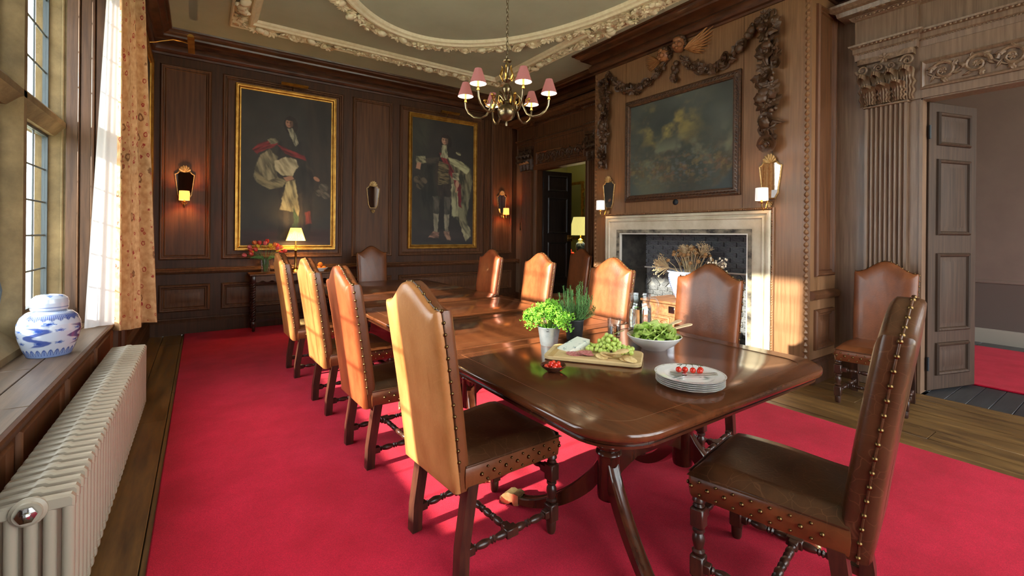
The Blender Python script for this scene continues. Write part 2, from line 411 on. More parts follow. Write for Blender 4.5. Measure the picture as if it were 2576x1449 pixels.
# thin joint lines of the boarded overmantel
for y in (4.115, 2.53): MB().box(XF - .003, XF + .01, y - .0015, y + .0015, 1.66, 3.70).obj('board_joint', W_PANEL_D, wc)
panel(wc, fret, 4.73, 5.14, .30, .68, W_PANEL, PANEL_F); panel(wc, fret, 4.73, 5.14, .99, 3.55, W_PANEL)
struct(MB().sweep([(XF, BY0), (XR, BY0)], [(0, .775), (.03, .78), (.045, .80), (.05, .83), (.03, .85), (0, .86)]).obj('trim_1', W_PANEL))
# carved leaf edge down the corners of the breast
lf = MB(); lf.loft([[(0, 0, -.5), (.3, .1, -.3), (0, .25, -.3), (-.3, .1, -.3)], [(0, 0, -.2), (.5, .12, 0), (0, .45, 0), (-.5, .12, 0)], [(0, 0, .3), (.35, .1, .3), (0, .3, .3), (-.35, .1, .3)], [(0, 0, .55), (.05, .05, .55), (0, .1, .55), (-.05, .05, .55)]])
LEAFM = lf.mesh('edge_leaf')
for yc in (1.925, 4.655):
    for k in range(62):
        put('edge_leaf', LEAFM, W_BREAST, wc, loc=(XF, yc, .06 + .0585 * k), rot=(0, 0, PI / 2), scale=(.045, .05, .055))
# cornice, chair rail, skirting
path = [(XL, YR), (XL, YB), (XR, YB), (XR, BY1), (XF, BY1), (XF, BY0), (XR, BY0), (XR, YR)]
CORN = [(0, 3.655), (.012, 3.66), (.014, 3.685), (.05, 3.69), (.066, 3.715), (.07, 3.745), (.062, 3.775), (.04, 3.795), (.032, 3.81), (.05, 3.83), (.09, 3.85), (.15, 3.862), (.155, 3.885),
        (.17, 3.89), (.205, 3.91), (.215, 3.93), (.24, 3.935), (.245, 3.956), (0, 3.956)]
struct(MB().sweep(path, CORN).obj('trim_2', W_CORN, smooth=25))
RAIL = [(0, .795), (.02, .80), (.03, .815), (.052, .82), (.058, .835), (.05, .85), (.02, .86), (.012, .875), (0, .88)]
struct(MB().sweep([(XL, WY1 + .1), (XL, YB), (XR, YB), (XR, 7.30)], RAIL).obj('trim_3', W_PANEL, smooth=25))
BASE = [(0, 0), (.03, 0), (.03, .155), (.022, .17), (.024, .185), (.012, .2), (.01, .215), (0, .22)]
struct(MB().sweep([(XL, WY1 + .1), (XL, YB), (XR, YB), (XR, 7.30)], BASE).obj('baseboard_back', W_PANEL_D, smooth=25))
struct(MB().sweep([(XR, 5.05), (XR, BY1), (XF, BY1), (XF, 4.45)], BASE).obj('baseboard_chimney', W_PANEL_D, smooth=25))
struct(MB().sweep([(XF, 2.2), (XF, BY0), (XR, BY0), (XR, 1.68)], BASE).obj('baseboard_right', W_PANEL_D, smooth=25))

# ceiling stucco: rectangular and oval garlands
def petals(n, r0=.35, r1=1.0, h=.35, cup=.5):
    m = MB(); vs = [(0, 0, h * .5)]; fs = []
    for k in range(n * 4):
        a = 2 * PI * k / (n * 4); q = .5 + .5 * math.cos(n * a)
        vs.append((r0 * math.cos(a), r0 * math.sin(a), h * (.55 + .25 * q)))
    for k in range(n * 4):
        a = 2 * PI * k / (n * 4); q = .5 + .5 * math.cos(n * a); r = r0 + (r1 - r0) * (.45 + .55 * q)
        vs.append((r * math.cos(a), r * math.sin(a), h * (.45 + cup * q * .5)))
    for k in range(n * 4):
        a = 2 * PI * k / (n * 4); q = .5 + .5 * math.cos(n * a); r = (r0 + (r1 - r0) * (.45 + .55 * q)) * .8
        vs.append((r * math.cos(a), r * math.sin(a), -.05))
    N = n * 4
    for k in range(N):
        k2 = (k + 1) % N; fs += [(0, 1 + k, 1 + k2), (1 + k, 1 + N + k, 1 + N + k2, 1 + k2), (1 + N + k, 1 + 2 * N + k, 1 + 2 * N + k2, 1 + N + k2)]
    m.add(vs, fs); m.ball((0, 0, h * .55), .24, (1, 1, .7), 8, 5); return m
def leafmesh(nseg=6, wid=.38, curl=.5, lobes=3):
    m = MB(); vs = []; fs = []
    for i in range(nseg + 1):
        t = i / nseg; wv = wid * math.sin(PI * min(1, .12 + t * .88)) * (1 + .22 * math.cos(t * lobes * 2 * PI)); z = .12 + curl * .5 * math.sin(t * PI) - .12 * t
        vs += [(t, -wv, z - .12), (t, -wv * .5, z + .03), (t, 0, z - .03), (t, wv * .5, z + .03), (t, wv, z - .12)]
    for i in range(nseg):
        for k in range(4): a = i * 5 + k; fs.append((a, a + 1, a + 6, a + 5))
    return m.add(vs, fs)
FLOWER5 = petals(5).mesh('flower5', 60); FLOWER7 = petals(7, .4, 1, .45, .8).mesh('flower7', 60); FLOWER9 = petals(9, .3, 1, .3, .3).mesh('flower9', 60)
LEAF = leafmesh().mesh('leaf', 60); LEAFN = leafmesh(6, .22, .35, 2).mesh('leafn', 60)
def ribfruit(): 
    m = MB(); m.lathe([(0.02, 0), (.6, .05), (.95, .35), (1, .6), (.8, .9), (.35, 1.08), (.02, 1.05)], 24, rfun=lambda a: 1 + .09 * math.cos(8 * a)); return m.mesh('fruit', 60)
FRUIT = ribfruit(); BERRY = MB().ball((0, 0, .4), .8, (1, 1, 1), 8, 6).mesh('berry', 80)
def rose():
    m = MB()
    for ring, (r, nn, tilt) in enumerate(((1.0, 6, .25), (.7, 5, .55), (.4, 4, .85))):
        for k in range(nn):
            a = 2 * PI * (k + .5 * ring) / nn; ca, sa = math.cos(a), math.sin(a); vs = []
            for i in range(4):
                for j in range(4):
                    s = (j / 3 - .5) * 1.1 * r; t = i / 3; rad = r * (.25 + .75 * t) - .25 * s * s / r; h = .15 + tilt * t * .55 + .1 * ring
                    vs.append((rad * ca - s * sa, rad * sa + s * ca, h))
            m.add(vs, [(i * 4 + j, i * 4 + j + 1, i * 4 + j + 5, i * 4 + j + 4) for i in range(3) for j in range(3)])
    m.ball((0, 0, .3), .45, (1, 1, .9), 8, 6); return m.mesh('rose', 60)
ROSE = rose()
gr = random.Random(11)
def garland(parent, pts, zc, wdt, material, step, size, kinds=(FLOWER5, FLOWER7, ROSE, LEAF, FLOWER9, FRUIT), maxn=298):
    """row of stucco flowers and leaves hanging under z=zc along a plan polyline"""
    out = 0; acc = 0
    P = [Vector((p[0], p[1], zc)) for p in pts]
    for a, c in zip(P, P[1:]):
        d = c - a; L = d.length
        if L < 1e-6: continue
        t = acc
        while t < L and out < maxn:
            p = a + d * (t / L); sd = Vector((d.y, -d.x, 0)).normalized() * gr.uniform(-.35, .35) * wdt
            me = gr.choice(kinds); s = size * gr.uniform(.75, 1.25)
            q = Quaternion((1, 0, 0), PI + gr.uniform(-.5, .5)) @ Quaternion((0, 1, 0), gr.uniform(-.5, .5)) @ Quaternion((0, 0, 1), gr.uniform(0, 2 * PI))
            put('stucco_' + {'flower5': 'flower', 'flower7': 'flower', 'flower9': 'flower', 'rose': 'rose', 'leaf': 'leaf', 'fruit': 'fruit'}.get(me.name.split('.')[0], 'flower'),
                me, material, parent, loc=p + sd, quat=q, scale=s * (1.5 if me is LEAF else .75 if me is FRUIT else 1))
            out += 1; t += step * gr.uniform(.8, 1.2)
        acc = t - L
RX = (.27, 4.27, -.8, 6.62)
t4 = sempty('trim_4', 'rectangular stucco garland moulding on the ceiling', (RX[0], RX[2], ZC))
rect = [(RX[0], RX[2]), (RX[0], RX[3]), (RX[1], RX[3]), (RX[1], RX[2])]
# lips either side of the garland (interior of rectangle is to the right of travel)
MB().sweep(rect, [(0, ZC), (0, ZC - .035), (.012, ZC - .045), (.03, ZC - .035), (.036, ZC)], closed=True).obj('outer_lip', PLASTER_L, t4, smooth=25)
MB().sweep(rect, [(.19, ZC), (.195, ZC - .04), (.21, ZC - .055), (.235, ZC - .055), (.25, ZC - .035), (.275, ZC - .025), (.29, ZC)], closed=True).obj('inner_lip', PLASTER_L, t4, smooth=25)
MB().sweep(rect, [(.036, ZC), (.06, ZC - .02), (.115, ZC - .035), (.17, ZC - .02), (.19, ZC)], closed=True).obj('bed', PLASTER_L, t4, smooth=25)
gp = [(RX[0] + .112, 3.4), (RX[0] + .112, RX[3] - .112), (RX[1] - .112, RX[3] - .112), (RX[1] - .112, 2.2)]
garland(t4, gp, ZC - .03, .13, PLASTER_L, .055, .066)
OC = (2.29, 2.9); OA, OB = 1.83, 2.88
def oval(a, b, n=120, t0=0, t1=2 * PI): return [(OC[0] + a * math.cos(t0 + (t1 - t0) * k / n), OC[1] + b * math.sin(t0 + (t1 - t0) * k / n)) for k in range(n)]
t5 = sempty('trim_5', 'oval stucco garland moulding on the ceiling', (OC[0] - OA, OC[1], ZC))
ovp = oval(OA, OB)[::-1]
MB().sweep(ovp, [(-.02, ZC), (.0, ZC - .03), (.055, ZC - .05), (.11, ZC - .03), (.13, ZC)], closed=True).obj('bed', PLASTER_L, t5, smooth=25)
MB().sweep(ovp, [(.12, ZC), (.125, ZC - .05), (.14, ZC - .065), (.165, ZC - .065), (.18, ZC - .045), (.21, ZC - .035), (.225, ZC)], closed=True).obj('inner_lip', PLASTER_L, t5, smooth=25)
garland(t5, oval(OA - .04, OB - .04, 120, -.25, PI * .86), ZC - .04, .12, PLASTER_L, .05, .070)

# ------------------------------------------------------------------ window on the left wall
wn = sempty('window_1', 'stone mullioned leaded window with deep oak sill', (-.9, WY0, WZ0))
XG = -1.0
JB = 22
boxes('stone_jamb', [(-1.06, -.885, WY1, WY1 + .3, 0, 3.9)], STONE, wn); boxes('stone_jamb', [(-1.3, -.885, WY0 - .3, WY0, 0, 3.9)], STONE, wn)
boxes('lintel', [(-1.3, -.885, WY0, WY1, WZ1, 3.9)], STONE, wn)
# chamfered inner arris of jamb: a slim roll
MB().tube([(-.905, WY1 - .004, .66), (-.905, WY1 - .004, 3.44)], .009, 8).obj('jamb_roll', STONE, wn)
boxes('wall_below', [(-1.3, -.885, WY0, WY1, 0, .60)], STONE, wn)
MB().prism([(-1.3, .55), (-.875, .55), (-.875, .665), (-.99, .80), (-1.3, .74)], lambda u, v, h: (u, h, v), WY0, WY1).obj('stone_sill', STONE, wn)
MUL = [(2.73, 2.87), (3.88, 4.03)]
for a, c in MUL:
    MB().prism([(a, -1.07), (a + .03, -1.07), (c - .03, -1.07), (c, -1.07), (c, -.96), (c - .045, -.885), (a + .045, -.885), (a, -.96)], lambda u, v, h: (v, u, h), .70, WZ1).obj('mullion', STONE, wn)
MB().prism([(-1.07, 2.10), (-.95, 2.10), (-.90, 2.16), (-.885, 2.17), (-.885, 2.21), (-.90, 2.22), (-.95, 2.28), (-1.07, 2.28)], lambda u, v, h: (u, h, v), WY0, WY1).obj('transom', STONE, wn)
lights = [(WY0, 2.73), (2.87, 3.88), (4.03, WY1)]
PANE = MB().box(-.0015, .0015, -.5, .5, -.5, .5).mesh('pane', 0)
for li, (a, c) in enumerate(lights):
    for z0, z1 in ((.80, 2.10), (2.28, WZ1)):
        fm = IRON if li == 1 else LEAD; fw_ = .045 if li == 1 else .018
        MB().frame(lambda u, v, h: (XG + h - .03, u, v), a, c, z0, z1, [(0, .012), (0, .045), (fw_, .045), (fw_, .012), (0, .012)], field=False).obj('casement', fm, wn, smooth=0)
        nz = max(1, round((z1 - z0 - 2 * fw_) / .258)); ny = 3
        ys = [a + fw_ + (c - a - 2 * fw_) * k / ny for k in range(ny + 1)]; zs = [z0 + fw_ + (z1 - z0 - 2 * fw_) * k / nz for k in range(nz + 1)]
        for k in range(1, nz): MB().tube([(XG, ys[0], zs[k]), (XG, ys[-1], zs[k])], .007, 6).obj('glazing_bar', LEAD, wn)
        for k in range(1, ny): MB().tube([(XG, ys[k], zs[0]), (XG, ys[k], zs[-1])], .006, 6).obj('glazing_bar', LEAD, wn)
        for i in range(ny):
            for k in range(nz):
                put('pane', PANE, GLASS, wn, loc=(XG, (ys[i] + ys[i + 1]) / 2, (zs[k] + zs[k + 1]) / 2), scale=(1, ys[i + 1] - ys[i], zs[k + 1] - zs[k]))
# casement stay on the iron light
MB().tube([(XG + .04, 3.66, 1.06), (XG + .07, 3.70, 1.08), (XG + .07, 3.74, 1.02), (XG + .07, 3.70, .94), (XG + .06, 3.62, .90)], .008, 8).obj('casement_fastener', LEAD, wn)
# oak reveal boards, soffit and sill
for y0, y1, s in ((WY1, WY1 + .1, 1), (WY0 - .1, WY0, -1)):
    boxes('reveal_board', [(-.885, XL, y0, y1, 0, WZ1 + .1)], W_REVEAL, wn)
yf = WY1
for x0, x1, hh in ((-.885, -.815, .012), (-.815, -.805, .03), (-.80, -.735, .02), (-.735, -.715, .034), (-.71, -.655, .022), (-.655, -.64, .036), (-.635, XL, .02)):
    MB().box(x0, x1, yf - hh, yf, WZ0, WZ1, b=.004).obj('reveal_moulding', W_REVEAL, wn)
boxes('soffit', [(-.885, XL, WY0 - .1, WY1 + .1, WZ1, WZ1 + .1)], W_REVEAL, wn)
for x0, x1, y0, y1 in ((-.885, -.735, WY0, 3.42), (-.885, -.735, 3.424, WY1), (-.731, -.585, WY0, 2.7), (-.731, -.585, 2.704, WY1)):
    MB().box(x0, x1, y0, y1, WZ0 - .03, WZ0, b=.003).obj('sill_board', W_SILL, wn)
MB().sweep([(-.585, WY0 - .05), (-.585, WY1)], [(0, WZ0 - .045), (.012, WZ0 - .045), (.02, WZ0 - .03), (.022, WZ0 - .012), (.016, WZ0 - .002), (0, WZ0 + .001)]).obj('sill_nosing', W_PANEL_D, wn, smooth=30)
# rear window: unseen, added and sized to let in fill daylight
w2 = sempty('fill_window', 'added unseen window behind the viewer for fill daylight', (RX0, YR, RZ0))
for k in range(5):
    x = RX0 + (RX1 - RX0) * k / 4; boxes('mullion', [(x - .06, x + .06, YR - .15, YR - .02, RZ0, RZ1)], STONE, w2)
boxes('transom', [(RX0, RX1, YR - .15, YR - .02, 2.1, 2.24)], STONE, w2)
for k in range(4):
    x = RX0 + (RX1 - RX0) * (k + .5) / 4
    for z0, z1 in ((RZ0, 2.1), (2.24, RZ1)): put('pane', PANE, GLASS, w2, loc=(x, YR - .09, (z0 + z1) / 2), rot=(0, 0, PI / 2), scale=(1, (RX1 - RX0) / 4 - .12, z1 - z0))

# ------------------------------------------------------------------ door cases
FLUTE = None
def shaft(y0, y1, z0, z1):
    """fluted pilaster shaft on the right wall"""
    n = 8; prof = [(y0, 0), (y0, .05)]; wv = (y1 - y0 - .03) / n
    for k in range(n):
        a = y0 + .015 + k * wv
        for j in range(7):
            t = j / 6; prof.append((a + wv * (.16 + .68 * t), .05 - .020 * math.sin(PI * t)))
    prof += [(y1, .05), (y1, 0)]
    m = MB(); m.loft([[fright(y, z, h) for y, h in prof] for z in (z0, z1)])
    return m
def acanthus():
    m = MB(); vs = []; fs = []; ns = 9
    ns = 18
    for i in range(ns + 1):
        t = i / ns; q = max(0, (t - .62) / .38); wv = .52 * (.62 + .38 * math.sin(PI * (.1 + .55 * t))) * (1 - .45 * q * q) * (1 + .16 * math.cos(t * 8 * PI)); out = .12 + .10 * t + .55 * math.sin(q * PI * .5) ** 1.4; z = t if t < .62 else .62 + .34 * math.sin(q * PI * .80)
        for k in range(11):
            s = k / 10 * 2 - 1; vs.append((s * wv, out + .035 * math.cos(s * 5 * PI) - .10 * s * s - .10 * q * s * s, z - .10 * q * s * s))
    for i in range(ns):
        for k in range(10): a = i * 11 + k; fs.append((a, a + 1, a + 12, a + 11))
    return m.add(vs, fs).mesh('acanthus_leaf', 60)
ACAN = acanthus()
def spiral(r0, turns, n=26, shrink=.12):
    return [((r0 * (1 - (1 - shrink) * k / n)) * math.cos(turns * 2 * PI * k / n), (r0 * (1 - (1 - shrink) * k / n)) * math.sin(turns * 2 * PI * k / n), 0) for k in range(n + 1)]
VOL = MB().tube(spiral(.5, 1.6), [.13 - .07 * k / 26 for k in range(27)], 8).mesh('volute', 60)
def capital(parent, y0, y1, z0, z1, material):
    yc = (y0 + y1) / 2; wd = y1 - y0; h = z1 - z0
    c = boxes('capital', [(XR - .05, XR, y0 + .01, y1 - .01, z0, z1 - .05)], material, parent)
    m = MB(); m.prism([(y0 - .05, 0), (y0 - .05, .10), (y0 - .02, .115), (yc, .085), (y1 + .02, .115), (y1 + .05, .10), (y1 + .05, 0)], lambda u, v, hh: fright(u, hh, v), z1 - .05, z1); m.obj('abacus', material, c)
    boxes('astragal', [(XR - .07, XR, y0 - .012, y1 + .012, z0 - .02, z0)], material, c, b=.006)
    for row, (k0, cnt, zz, hh, o) in enumerate(((0, 3, z0, .17, .02), (0, 4, z0, .30, 0))):
        for k in range(cnt):
            t = (k + .5) / cnt if cnt == 3 else k / (cnt - 1)
            put('acanthus_leaf', ACAN, material, c, loc=(XR - .045 - o * 1.6, y0 + wd * t, zz), rot=(0, 0, PI / 2), scale=(wd / 3.0, .21 - .02 * row, hh))
    for s, yy in ((1, y0 - .01), (-1, y1 + .01)):
        put('volute', VOL, material, c, loc=(XR - .10, yy, z1 - .105), rot=(PI / 2, 0, PI / 2), scale=(.10, .10 * s, .12))
        put('volute', VOL, material, c, loc=(XR - .085, yc - s * .045, z1 - .11), rot=(PI / 2, 0, PI / 2), scale=(.07, -.07 * s, .1))
    put('flower', FLOWER7, material, c, loc=(XR - .09, yc, z1 - .03), rot=(0, -PI / 2, 0), scale=.05)
    return c
def dents(m, ya, yb, z, h, out, x0, pitch, r):
    k = 0; y = ya
    while y < yb: m.ball((x0 - out, y, z), r, (1, 1.3, 1), 6, 4); y += pitch
def doorcase(no, o0, o1, material, cmat, label, pils):
    t = sempty('trim_%d' % no, label, (XR, (o0 + o1) / 2, 0))
    # lining boards
    boxes('door_lining', [(XR - .012, XR + .155, o1 - .012, o1 + .01, 0, DH)], material, t); boxes('door_lining', [(XR - .012, XR + .155, o0 - .01, o0 + .012, 0, DH)], material, t)
    boxes('door_head', [(XR - .012, XR + .155, o0, o1, DH - .012, DH + .01)], material, t)
    boxes('lintel_board', [(XR - .03, XR, o0 - .09, o1 + .09, DH, 3.03)], material, t)
    # carved frieze panel
    fp = MB().frame(lambda u, v, h: (XR - .03 - h, u, v), o0 + .0, o1 - .0, 2.655, 2.905, [(0, 0), (.002, .018), (.015, .024), (.028, .012), (.034, .002)]).obj('frieze_panel', material, t, smooth=30)
    mm = MB(); cnt = 6; L = o1 - o0 - .12
    for k in range(cnt):
        yc = o0 + .07 + L * (k + .5) / cnt; s = 1 if k % 2 else -1
        sp = MB().tube(spiral(.085, 1.5, 22, .15), [.016 - .008 * i / 22 for i in range(23)], 6)
        sp.v = [(XR - .044 - z, yc + s * x, 2.78 + y) for x, y, z in sp.v]; sp.obj('scroll', cmat, fp)
        for a in range(6):
            an = a * 1.047 + k; put('scroll_leaf', LEAFN if a % 2 else LEAF, cmat, fp, loc=(XR - .036, yc + .055 * math.cos(an), 2.78 + .055 * math.sin(an)), quat=Quaternion((0, 1, 0), -PI / 2) @ Quaternion((0, 0, 1), PI / 2 - an + .9 * s), scale=(.075, .055, .07))
        put('scroll_flower', FLOWER7, cmat, fp, loc=(XR - .04, yc, 2.78), rot=(0, -PI / 2, 0), scale=.03)
    sb = MB(); pts = [(XR - .036, o0 + .07 + L * k / 60, 2.78 + .06 * math.sin(k / 60 * cnt * PI)) for k in range(61)]
    sb.tube(pts, .011, 6).obj('scroll_stem', cmat, fp)
    ya, yb = pils[0][0] - .04, pils[-1][1] + .04
    for (p0, p1) in pils:
        shaft(p0, p1, .30, DH).obj('pilaster_shaft', material, t, smooth=30)
        boxes('pilaster_base', [(XR - .085, XR, p0 - .03, p1 + .03, 0, .24), (XR - .07, XR, p0 - .016, p1 + .016, .24, .30)], material, t, b=.008)
        capital(t, p0, p1, 2.59, 3.03, cmat)
    # entablature, broken forward over the pilasters
    ent = [(0, 3.03), (.02, 3.03), (.025, 3.09), (.035, 3.10), (.035, 3.14), (.06, 3.16), (.065, 3.175), (.02, 3.18), (.02, 3.40), (.04, 3.41), (.06, 3.44), (.13, 3.45), (.14, 3.49), (.17, 3.50), (.20, 3.53), (.205, 3.55), (0, 3.56)]
    def run(a, b, off):
        MB().sweep([(XR, b), (XR - off, b), (XR - off, a), (XR, a)] if off else [(XR, b), (XR, a)], ent).obj('entablature', material, t, smooth=25)
        d = MB(); x0 = XR - off
        dents(d, a, b, 3.150, .02, .055, x0, .032, .011); dents(d, a, b, 3.425, .02, .055, x0, .034, .013); dents(d, a, b, 3.085, .02, .028, x0, .02, .007)
        stuff(d.obj('carved_beading', cmat, t))
        e = MB()
        y = a + .05
        while y < b: e.lathe([(0, -.004), (.03, 0), (.036, .01), (.02, .016), (.012, .02)], 8, c=(x0 - .10, y, 3.445), axis='z'); y += .075
        stuff(e.obj('soffit_rosettes', cmat, t))
    for (p0, p1) in pils: run(p0 - .05, p1 + .05, .07)
    run(pils[0][1] + .05, pils[1][0] - .05, .015)
    return t
tc1 = doorcase(6, D1[0], D1[1], W_GREY, W_CARVE_G, 'carved oak door case with fluted pilaster beside the chimney breast', [(-.46, -.15), (1.33, 1.64)])
tc2 = doorcase(7, D2[0], D2[1], W_PANEL, W_CARVE, 'carved oak door case in the far corner of the room', [(5.0, 5.33), (6.86, 7.18)])

def door_leaf(no, hinge, ang, material, label, brasspos, thick=.05, wid=.64):
    d = sempty('door_%d' % no, label, (hinge[0], hinge[1], 0)); d.rotation_euler = (0, 0, ang); WM[d] = Matrix.Translation((hinge[0], hinge[1], 0)) @ Matrix.Rotation(ang, 4, 'Z')
    # leaf runs along local +x, thickness along y
    MB().box(0, wid, -thick / 2, thick / 2, .012, 2.57, b=.004).obj('leaf', material, d, world=False)
    for z0, z1 in ((.14, .43), (.53, 1.23), (1.39, 2.07), (2.19, 2.49)):
        for s in (1, -1):
            MB().frame(lambda u, v, h: (u, s * (thick / 2 + h), v), .10, wid - .10, z0, z1, [(0, 0), (.003, .014), (.014, .026), (.028, .018), (.036, .003), (.06, .002), (.085, .008)]).obj('door_panel', material, d, world=False, smooth=30)
    for z in (.25, 2.3): MB().tube([(0, -.03, z - .06), (0, -.03, z + .06)], .011, 8).obj('hinge', IRON, d, world=False)
    lk = MB().box(wid - .10, wid + .004, -thick / 2 - .035 if brasspos < 0 else thick / 2, -thick / 2 if brasspos < 0 else thick / 2 + .035, 1.24, 1.36, b=.005).obj('lock_case', BRASS, d, world=False)
    MB().lathe([(.010, 0), (.010, .03), (.026, .04), (.03, .055), (.02, .07), (.001, .075)], 16, c=(wid - .07, 0, 1.30), axis='y').obj('door_knob', BRASS, d, world=False, loc=(0, (-thick / 2 - .035 - .075) if brasspos < 0 else thick / 2 + .035, 0))
    return d
door_leaf(1, (5.31, 1.24), math.atan2(-.2, .63), W_DOOR, 'open panelled oak door leaf with brass lock beside the leather chair', 1)
door_leaf(2, (5.31, 6.72), math.radians(-8), W_DOOR_D, 'dark panelled door leaf standing open in the far corner', -1)
# light switch on the jamb by the far door
MB().box(XR - .008, XR, 7.25, 7.29, 1.45, 1.60, b=.003).obj('switch_plate', BRASS_D, wrt)

# ------------------------------------------------------------------ adjoining rooms
MAUVE = mat('mauve_wall', srgb(112, 96, 87), srgb(118, 102, 92), rough=.85, scale=(3, 3, 3)); MAUVE_D = mat('mauve_dado', srgb(92, 80, 73), rough=.85)
SKIRT = mat('painted_skirting', srgb(140, 133, 122), rough=.5); SAGE = mat('sage_wall', srgb(190, 190, 142), rough=.85)
BLACKFL = mat('dark_boards', srgb(38, 40, 44), srgb(60, 62, 66), rough=.3, scale=(2, 20, 6), bump=.1)
nf = struct(boxes('floor_landing', [(5.35, 8.7, -4.2, 9.4, -.2, -.022), (5.19, 5.36, D1[0], D1[1], -.2, -.022), (5.19, 5.36, D2[0], D2[1], -.2, -.022)], SHADOWGAP))
for k in range(18):
    MB().box(5.202 + .0, 5.93, -1.0 + .13 * k + .002, -1.0 + .13 * (k + 1) - .002, -.022, 0, b=.003).obj('floorboard', BLACKFL, nf) if -.07 <= -1.0 + .13 * k and -1.0 + .13 * (k + 1) < 1.25 else MB().box(5.352, 5.93, -1.0 + .13 * k + .002, -1.0 + .13 * (k + 1) - .002, -.022, 0, b=.003).obj('floorboard', BLACKFL, nf)
for k in range(10): MB().box(8.10, 8.5, -1.0 + .4 * k + .002, -1.0 + .4 * (k + 1) - .002, -.022, 0, b=.003).obj('floorboard', BLACKFL, nf)
for k in range(9): MB().box(5.202, 8.5, 5.0 + .45 * k + .002, 5.0 + .45 * (k + 1) - .002, -.022, 0, b=.003).obj('floorboard', BLACKFL, nf) if (5.44 < 5.0 + .45 * k and 5.0 + .45 * (k + 1) < 6.73) else MB().box(5.352, 8.5, 5.0 + .45 * k + .002, 5.0 + .45 * (k + 1) - .002, -.022, 0, b=.003).obj('floorboard', BLACKFL, nf)
tag(MB().box(5.95, 8.12, -2.6, 3.2, -.004, .012, b=.005).obj('landing_carpet', CARPET), 'red carpet in the room beyond the open oak door', 'carpet')
lw = struct(boxes('wall_landing', [(8.5, 8.65, -4.2, 4.9, 0, 3.6), (5.35, 8.65, 4.8, 4.9, 0, 3.6)], MAUVE), 'mauve grey wall beyond the open oak door')
struct(MB().sweep([(8.5, 4.8), (8.5, -4.2)], [(0, 0), (.02, 0), (.02, .16), (.01, .18), (0, .19)]).obj('baseboard_landing', SKIRT))
struct(MB().sweep([(8.5, 4.8), (8.5, -4.2)], [(0, .78), (.012, .785), (.016, .80), (.012, .82), (0, .825)]).obj('trim_8', MAUVE))
boxes('dado', [(8.494, 8.5, -4.2, 4.8, .19, .78)], MAUVE_D, lw)
struct(boxes('ceiling_landing', [(5.35, 8.65, -4.2, 9.4, 3.6, 3.7)], PLASTER))
struct(boxes('wall_study', [(8.1, 8.25, 4.9, 9.4, 0, 3.6), (5.35, 8.25, 9.2, 9.35, 0, 3.6)], SAGE), 'sage green wall beyond the far doorway')
# outdoors
struct(boxes('ground', [(-40, -1.3, -40, 40, -.7, -.6), (-40, 40, -40, -1.9, -.7, -.6)], mat('bounce_gravel', srgb(188, 184, 156), srgb(204, 200, 172), rough=1, scale=(.6, .6, .6))))  # ground colour lightened to bounce more daylight up to the ceiling
wing = struct(boxes('wall_wing', [(-3.1, -2.45, 9.0, 9.6, -.6, 6.0)], STONE), 'sandstone wing of the house seen through the panes')
struct(boxes('wall_study_side', [(5.2, 5.35, 7.57, 9.35, 0, 3.6)], SAGE), 'sage side wall of the room beyond the far doorway')
# ------------------------------------------------------------------ fireplace
fp = sempty('trim_9', 'moulded pale stone fireplace surround', (XF, 3.35, 0))
def fsur(u, v, h): return (XF - h, u, v)
MB().frame(fsur, 2.23, 4.43, -.6, 1.625, [(0, 0), (0, .035), (.012, .05), (.03, .05), (.036, .036), (.055, .032), (.06, .05), (.075, .052), (.085, .04), (.15, .038), (.19, .02), (.235, .012), (.238, -.02)], field=False).obj('stone_surround', STONE_F, fp, smooth=30)
MB().frame(fsur, 2.466, 4.194, -.5, 1.392, [(0, -.01), (0, .014), (.012, .014), (.012, -.02)], field=False).obj('limewashed_arris', LIMEW, fp, smooth=30)
MB().frame(fsur, 2.418, 4.242, -.5, 1.44, [(0, .0235), (.002, .0245), (.045, .0165)], field=False).obj('soot_band', mat('sooty_stone', srgb(150, 140, 120), srgb(50, 46, 42), rough=.8, scale=(3, 5, 9), detail=7, ramp=(.4, .62)), fp, smooth=30)
# carved bead round the stone
bd = MB().frame(fsur, 2.205, 4.455, -.4, 1.655, [(0, 0), (0, .022), (.01, .03), (.022, .022), (.025, 0)], field=False).obj('bead_moulding', W_BREAST, fp, smooth=30)
BEAD = MB().ball((0, 0, 0), 1, (1, 1, 1), 8, 6).mesh('bead', 80)
k = 0
y = 2.24
while y < 4.44:
    if (k % 6) < 4: put('bead', BEAD, W_BREAST, bd, loc=(XF - .028, y, 1.642), scale=(.008, .010, .009))
    k += 1; y += .0205
k = 0; z = .1
while z < 1.62:
    if (k % 6) < 4:
        for yy in (2.218, 4.442): put('bead', BEAD, W_BREAST, bd, loc=(XF - .028, yy, z), scale=(.008, .009, .010))
    k += 1; z += .025
fb = struct(boxes('wall_firebox', [(5.1, 5.19, 2.5, 4.3, 0, 1.6)], MORTAR), 'sooty brick firebox back')
br = random.Random(2); BR = MB().box(-.5, .5, -.5, .5, -.5, .5, b=.06).mesh('brick', 30)
def course(z, bl=.155, bh=.061, off=0):
    y = 2.52 - off
    while y < 4.14:
        a, c = max(y, 2.52), min(y + bl, 4.16)
        if c - a > .03: put('brick', BR, BRICK, fb, loc=(5.098 - br.uniform(0, .004), (a + c) / 2, z + bh / 2), scale=(.03, c - a - .008, bh - .008))
        y += bl
r = 0; z = .02
while z < 1.385:
    if .66 <= z < .93:
        if z < .70:
            for k in range(11):
                for j in range(2):
                    put('brick', BR, BRICK, fb, loc=(5.098, 2.60 + .15 * k + (.075 if j else 0), .735 + .12 * j), rot=(PI / 4 if (k + j) % 2 else -PI / 4, 0, 0), scale=(.03, .13, .066))
        z = .93; continue
    course(z, off=.078 * (r % 2)); z += .061; r += 1
